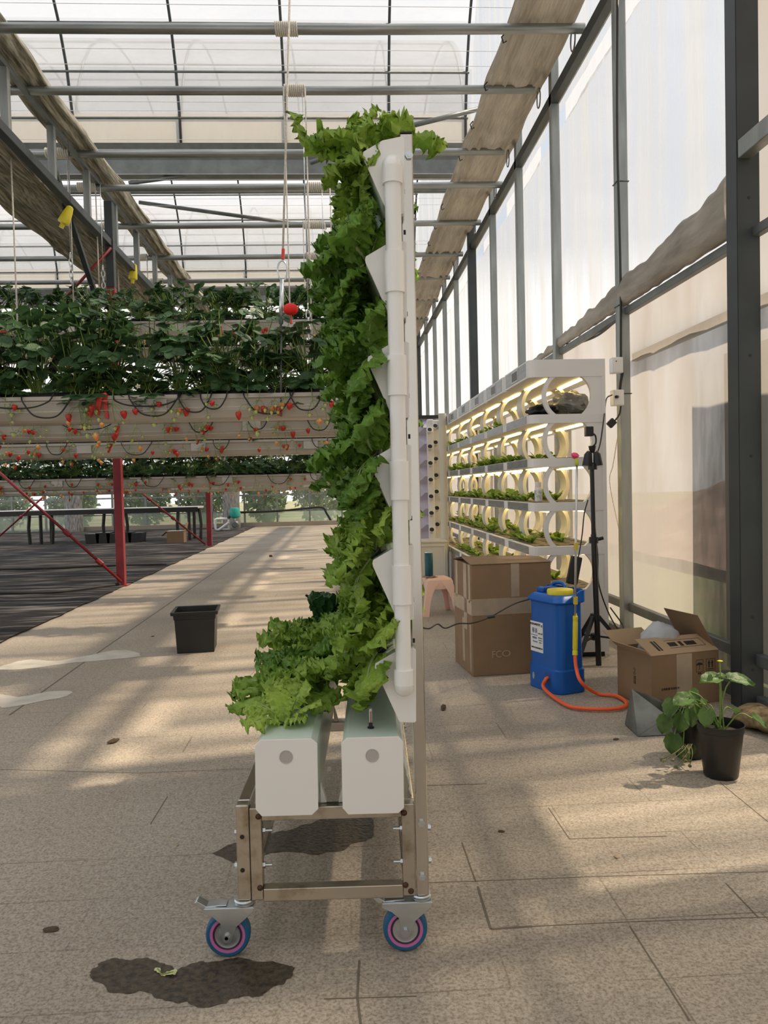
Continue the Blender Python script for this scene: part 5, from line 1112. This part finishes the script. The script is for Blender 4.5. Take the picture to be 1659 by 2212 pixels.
M_bl=mat('broad_leaf_green',(.13,.24,.06),.5,col2=(.06,.13,.03),vs=14,trans=.28,bump=.4,bs=50)
pc=W(1577,1690,Z=0); P1=empty('potted_plant',(pc.x,pc.y+.065,0)); tag(P1,'large black round pot with long-stalked broad leaves, nearest the camera','potted plant')
round_pot(P1,.058,.079,.188)
PI1=Matrix.Translation(-P1.location)
def plant(par,specs,ox,zb_,s0,mt,nm='leaf',lx=M_stem):
    mb=MB(); ml=MB()
    for i,(tip,d,nr,s) in enumerate(specs):
        b=Vector((ox[0]+.012*math.cos(i*2.1),ox[1]+.012*math.sin(i*2.1),zb_)); tip=Vector(tip); mid=b.lerp(tip,.55)+Vector((0,0,.035 if tip.z>zb_ else .08))
        mb.tube(curve([b,mid,tip],6),.0024,6,cap=False); broad_leaf(ml,tip,Vector(d),Vector(nr),s*.86,0,i)
    mb.build('stalk',M_stem,par,smooth=True); ml.build('foliage',mt,par,smooth=True)
plant(P1,[((-.01,-.01,.345),(-1,-.2,.12),(.1,-.35,1),.085),((.035,.0,.335),(1,-.1,.0),(0,-.3,1),.105),((.0,.0,.35),(1,.3,-.1),(0,-.3,1),.06),((-.17,.0,.275),(-.6,-.5,-1),(-.7,-.6,.6),.075),((-.12,-.02,.285),(-1,-.3,-.1),(0,-.5,1),.08),((-.10,.02,.30),(.6,-.3,-.7),(.3,-.8,.6),.06),((.10,-.03,.21),(1,-.2,-.5),(.3,-.4,.8),.07),((-.06,-.02,.24),(-.3,-.5,-.8),(-.3,-.8,.5),.07),((-.03,.05,.24),(-.9,.3,.1),(0,-.3,1),.07),((-.08,.03,.25),(.5,0,-.8),(.3,-.9,.3),.055),((.06,.04,.225),(.6,.5,-.3),(.2,.1,1),.06)],(0,0),.16,.09,M_bl)
x=MB().lathe([(0,0),(.006,.001),(.011,.004),(.004,.006),(0,.006)],12).build('flower_bud',M_yel,P1,smooth=True); x.location=(.0,.0,.405); MB().tube([(0,0,.16),(.004,0,.3),(0,0,.405)],.002,6).build('flower_stalk',M_stem,P1)
pc=W(1522,1652,Z=0); s2=1
P2=empty('potted_plant',(pc.x-.01,pc.y+.10,0)); tag(P2,'black pot with drooping broad leaves, half hidden behind the large black pot','potted plant'); round_pot(P2,.052,.070,.165)
plant(P2,[((-0.081,-.05,.10),(-.3,-.3,-1),(-.5,-.9,.1),.085),((-0.093,-.02,.16),(-.5,-.2,-1),(-.6,-.8,.2),.08),((-0.056,-.06,.18),(-.2,-.3,-1),(-.2,-1,.2),.08),((-0.068,-.03,.21),(-.8,-.3,-.5),(-.3,-.6,.7),.07),((-0.031,-.07,.20),(0,-.5,-1),(0,-1,.3),.075),((-0.062,-.08,.06),(.1,-.2,-1),(-.2,-1,.1),.06),((-0.025,-.05,.06),(.1,-.2,-1),(.1,-1,.1),.055),((0.000,-.02,.23),(-.5,-.4,.1),(0,-.5,1),.07)],(0,0),.14,.09,M_bl)
mb=MB(); R=random.Random(5)
for i in range(9):
    a=Vector((-.04+R.uniform(-.02,.02),-.07,.07)); b=Vector((-.05-R.uniform(0,.11),-.10-R.uniform(0,.06),.012+R.uniform(0,.03))); mb.tube(curve([a,a.lerp(b,.5)+Vector((0,-.02,.01)),b],5),.0016,5); lump(mb,b,.007,.007,.006,i,.5,5,7)
mb.build('withered_runner',mat('withered_olive',(.16,.15,.06),.7),P2)
blk=MB(); blk.grid(14,30,lambda u,v:(0+.10*(1+.12*nz(v*9,u*5))*math.cos(2*PI*v)*(1 if 1 else 0),(-.16+.32*u),.045+(.045+.01*nz(v*7,u*8))*math.sin(2*PI*v)),wrap=True)
pb=W(1650,1590,Z=0); o=blk.build('coir_block',M_coir,smooth=True,loc=(pb.x+.09,pb.y+.02,0),rot=(0,0,.5)); tag(o,'crumbly brown coir block at the right edge beside the pot','coir block')
r=empty('trailing_plant',(pb.x+.16,pb.y-.0,.09)); tag(r,'green broad leaves at the right edge above the coir block','plant')
ml=MB(); broad_leaf(ml,Vector((.02,-.03,.03)),Vector((-1,-.2,.35)),Vector((0,-.6,1)),.12); broad_leaf(ml,Vector((-.02,-.06,.0)),Vector((-1,-.3,-.35)),Vector((-.2,-.7,.8)),.11,0,3); ml.build('foliage',M_bl,r,smooth=True)
# ---------------------------------------------------------------- wet patches, leaves, debris
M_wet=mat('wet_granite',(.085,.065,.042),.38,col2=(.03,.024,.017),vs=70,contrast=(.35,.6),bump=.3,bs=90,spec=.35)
def patch(px,mt,nm,lab,cat,z=.0012,it=8,rg=.010):
    P=[W(a,b,Z=0) for a,b in px]; P=curve(P+[P[0]],it); P=P[:-1]; P=[(p.x+rg*nz(p.x*25,p.y*25)+rg*nz(p.x*70,p.y*70,2)*.7,p.y+rg*nz(p.y*25,p.x*25,4)+rg*nz(p.y*70,p.x*70)*.7,z) for p in P]
    c=(sum(p[0] for p in P)/len(P),sum(p[1] for p in P)/len(P),z)
    me=MB().add(P,[tuple(range(len(P)))]).build(nm,mt); tag(me,lab,cat); return me
patch([(190,2103),(215,2082),(262,2073),(330,2074),(372,2090),(388,2095),(410,2084),(440,2078),(500,2073),(590,2080),(632,2090),(630,2110),(600,2128),(560,2150),(500,2160),(440,2178),(400,2168),(350,2166),(325,2143),(240,2146),(222,2125)],M_wet,'puddle','dark wet patch on the paving in front of the left wheel','puddle')
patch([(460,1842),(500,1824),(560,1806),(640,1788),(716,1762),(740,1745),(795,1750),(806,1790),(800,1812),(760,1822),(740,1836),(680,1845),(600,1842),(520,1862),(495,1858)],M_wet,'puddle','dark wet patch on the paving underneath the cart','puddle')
patch([(0,1440),(60,1425),(120,1428),(180,1418),(250,1405),(290,1408),(300,1418),(240,1425),(150,1433),(60,1445),(0,1447)],mat('dried_lime_stain',(.56,.52,.45),.8,var=.2,vs=9),'lime_stain','white dried stain at the left edge of the path, the farther one','stain')  # glare on the paving, painted as thin pale patches
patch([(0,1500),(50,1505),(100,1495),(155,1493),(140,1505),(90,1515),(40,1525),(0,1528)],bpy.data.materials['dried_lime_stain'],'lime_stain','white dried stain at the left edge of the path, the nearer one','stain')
mb=MB(); q=W(348,2105,Z=.004)
lettuce_leaf(mb,0,1.45,.035,.010,5,ruf=.002,nu=8,nv=5,curl=.1); lettuce_leaf(mb,2.0,1.4,.028,.006,6,ruf=.002,nu=8,nv=5,curl=.2)
o=mb.build('fallen_leaf',[mat('yellowed_leaf',(.55,.55,.25),.5),M_stem],smooth=True,loc=q); tag(o,'small pale yellow leaf lying on the front wet patch','leaf')
R=random.Random(9); M_deb=mat('dry_leaf_scrap',(.09,.06,.035),.9)
dl=[(958,1533,'curled dry leaf scrap on the paving right of the tower'),(245,1603,'flat dark dried leaf on the paving left of the cart'),(330,1375,'tiny dark scrap on the path left of the square pot'),(585,1203,'small dark clod far along the path'),(110,2010,'dark dry scrap on the paving near the lower left edge'),(1332,1852,'tan pebble on the paving at lower right'),(1083,1797,'small dark chip on the paving right of the cart'),(1330,1598,'small dry scrap left of the potted plants'),(383,1826,'pale crumb on the paving left of the cart')]
for i,(a,b,lab) in enumerate(dl):
    q=W(a,b,Z=0); s=(.022,.030,.012,.03,.018,.010,.010,.013,.007)[i]
    o=lump(MB(),(0,0,.0),s,s*.55,s*(.55 if i in(0,3) else .18),i,.6,8,12).build('leaf_scrap',M_deb if i not in(5,8) else M_cardi,loc=(q.x,q.y,s*(.55 if i in(0,3) else .18)*.8+.001),rot=(0,0,R.uniform(0,3))); tag(o,lab,'debris')
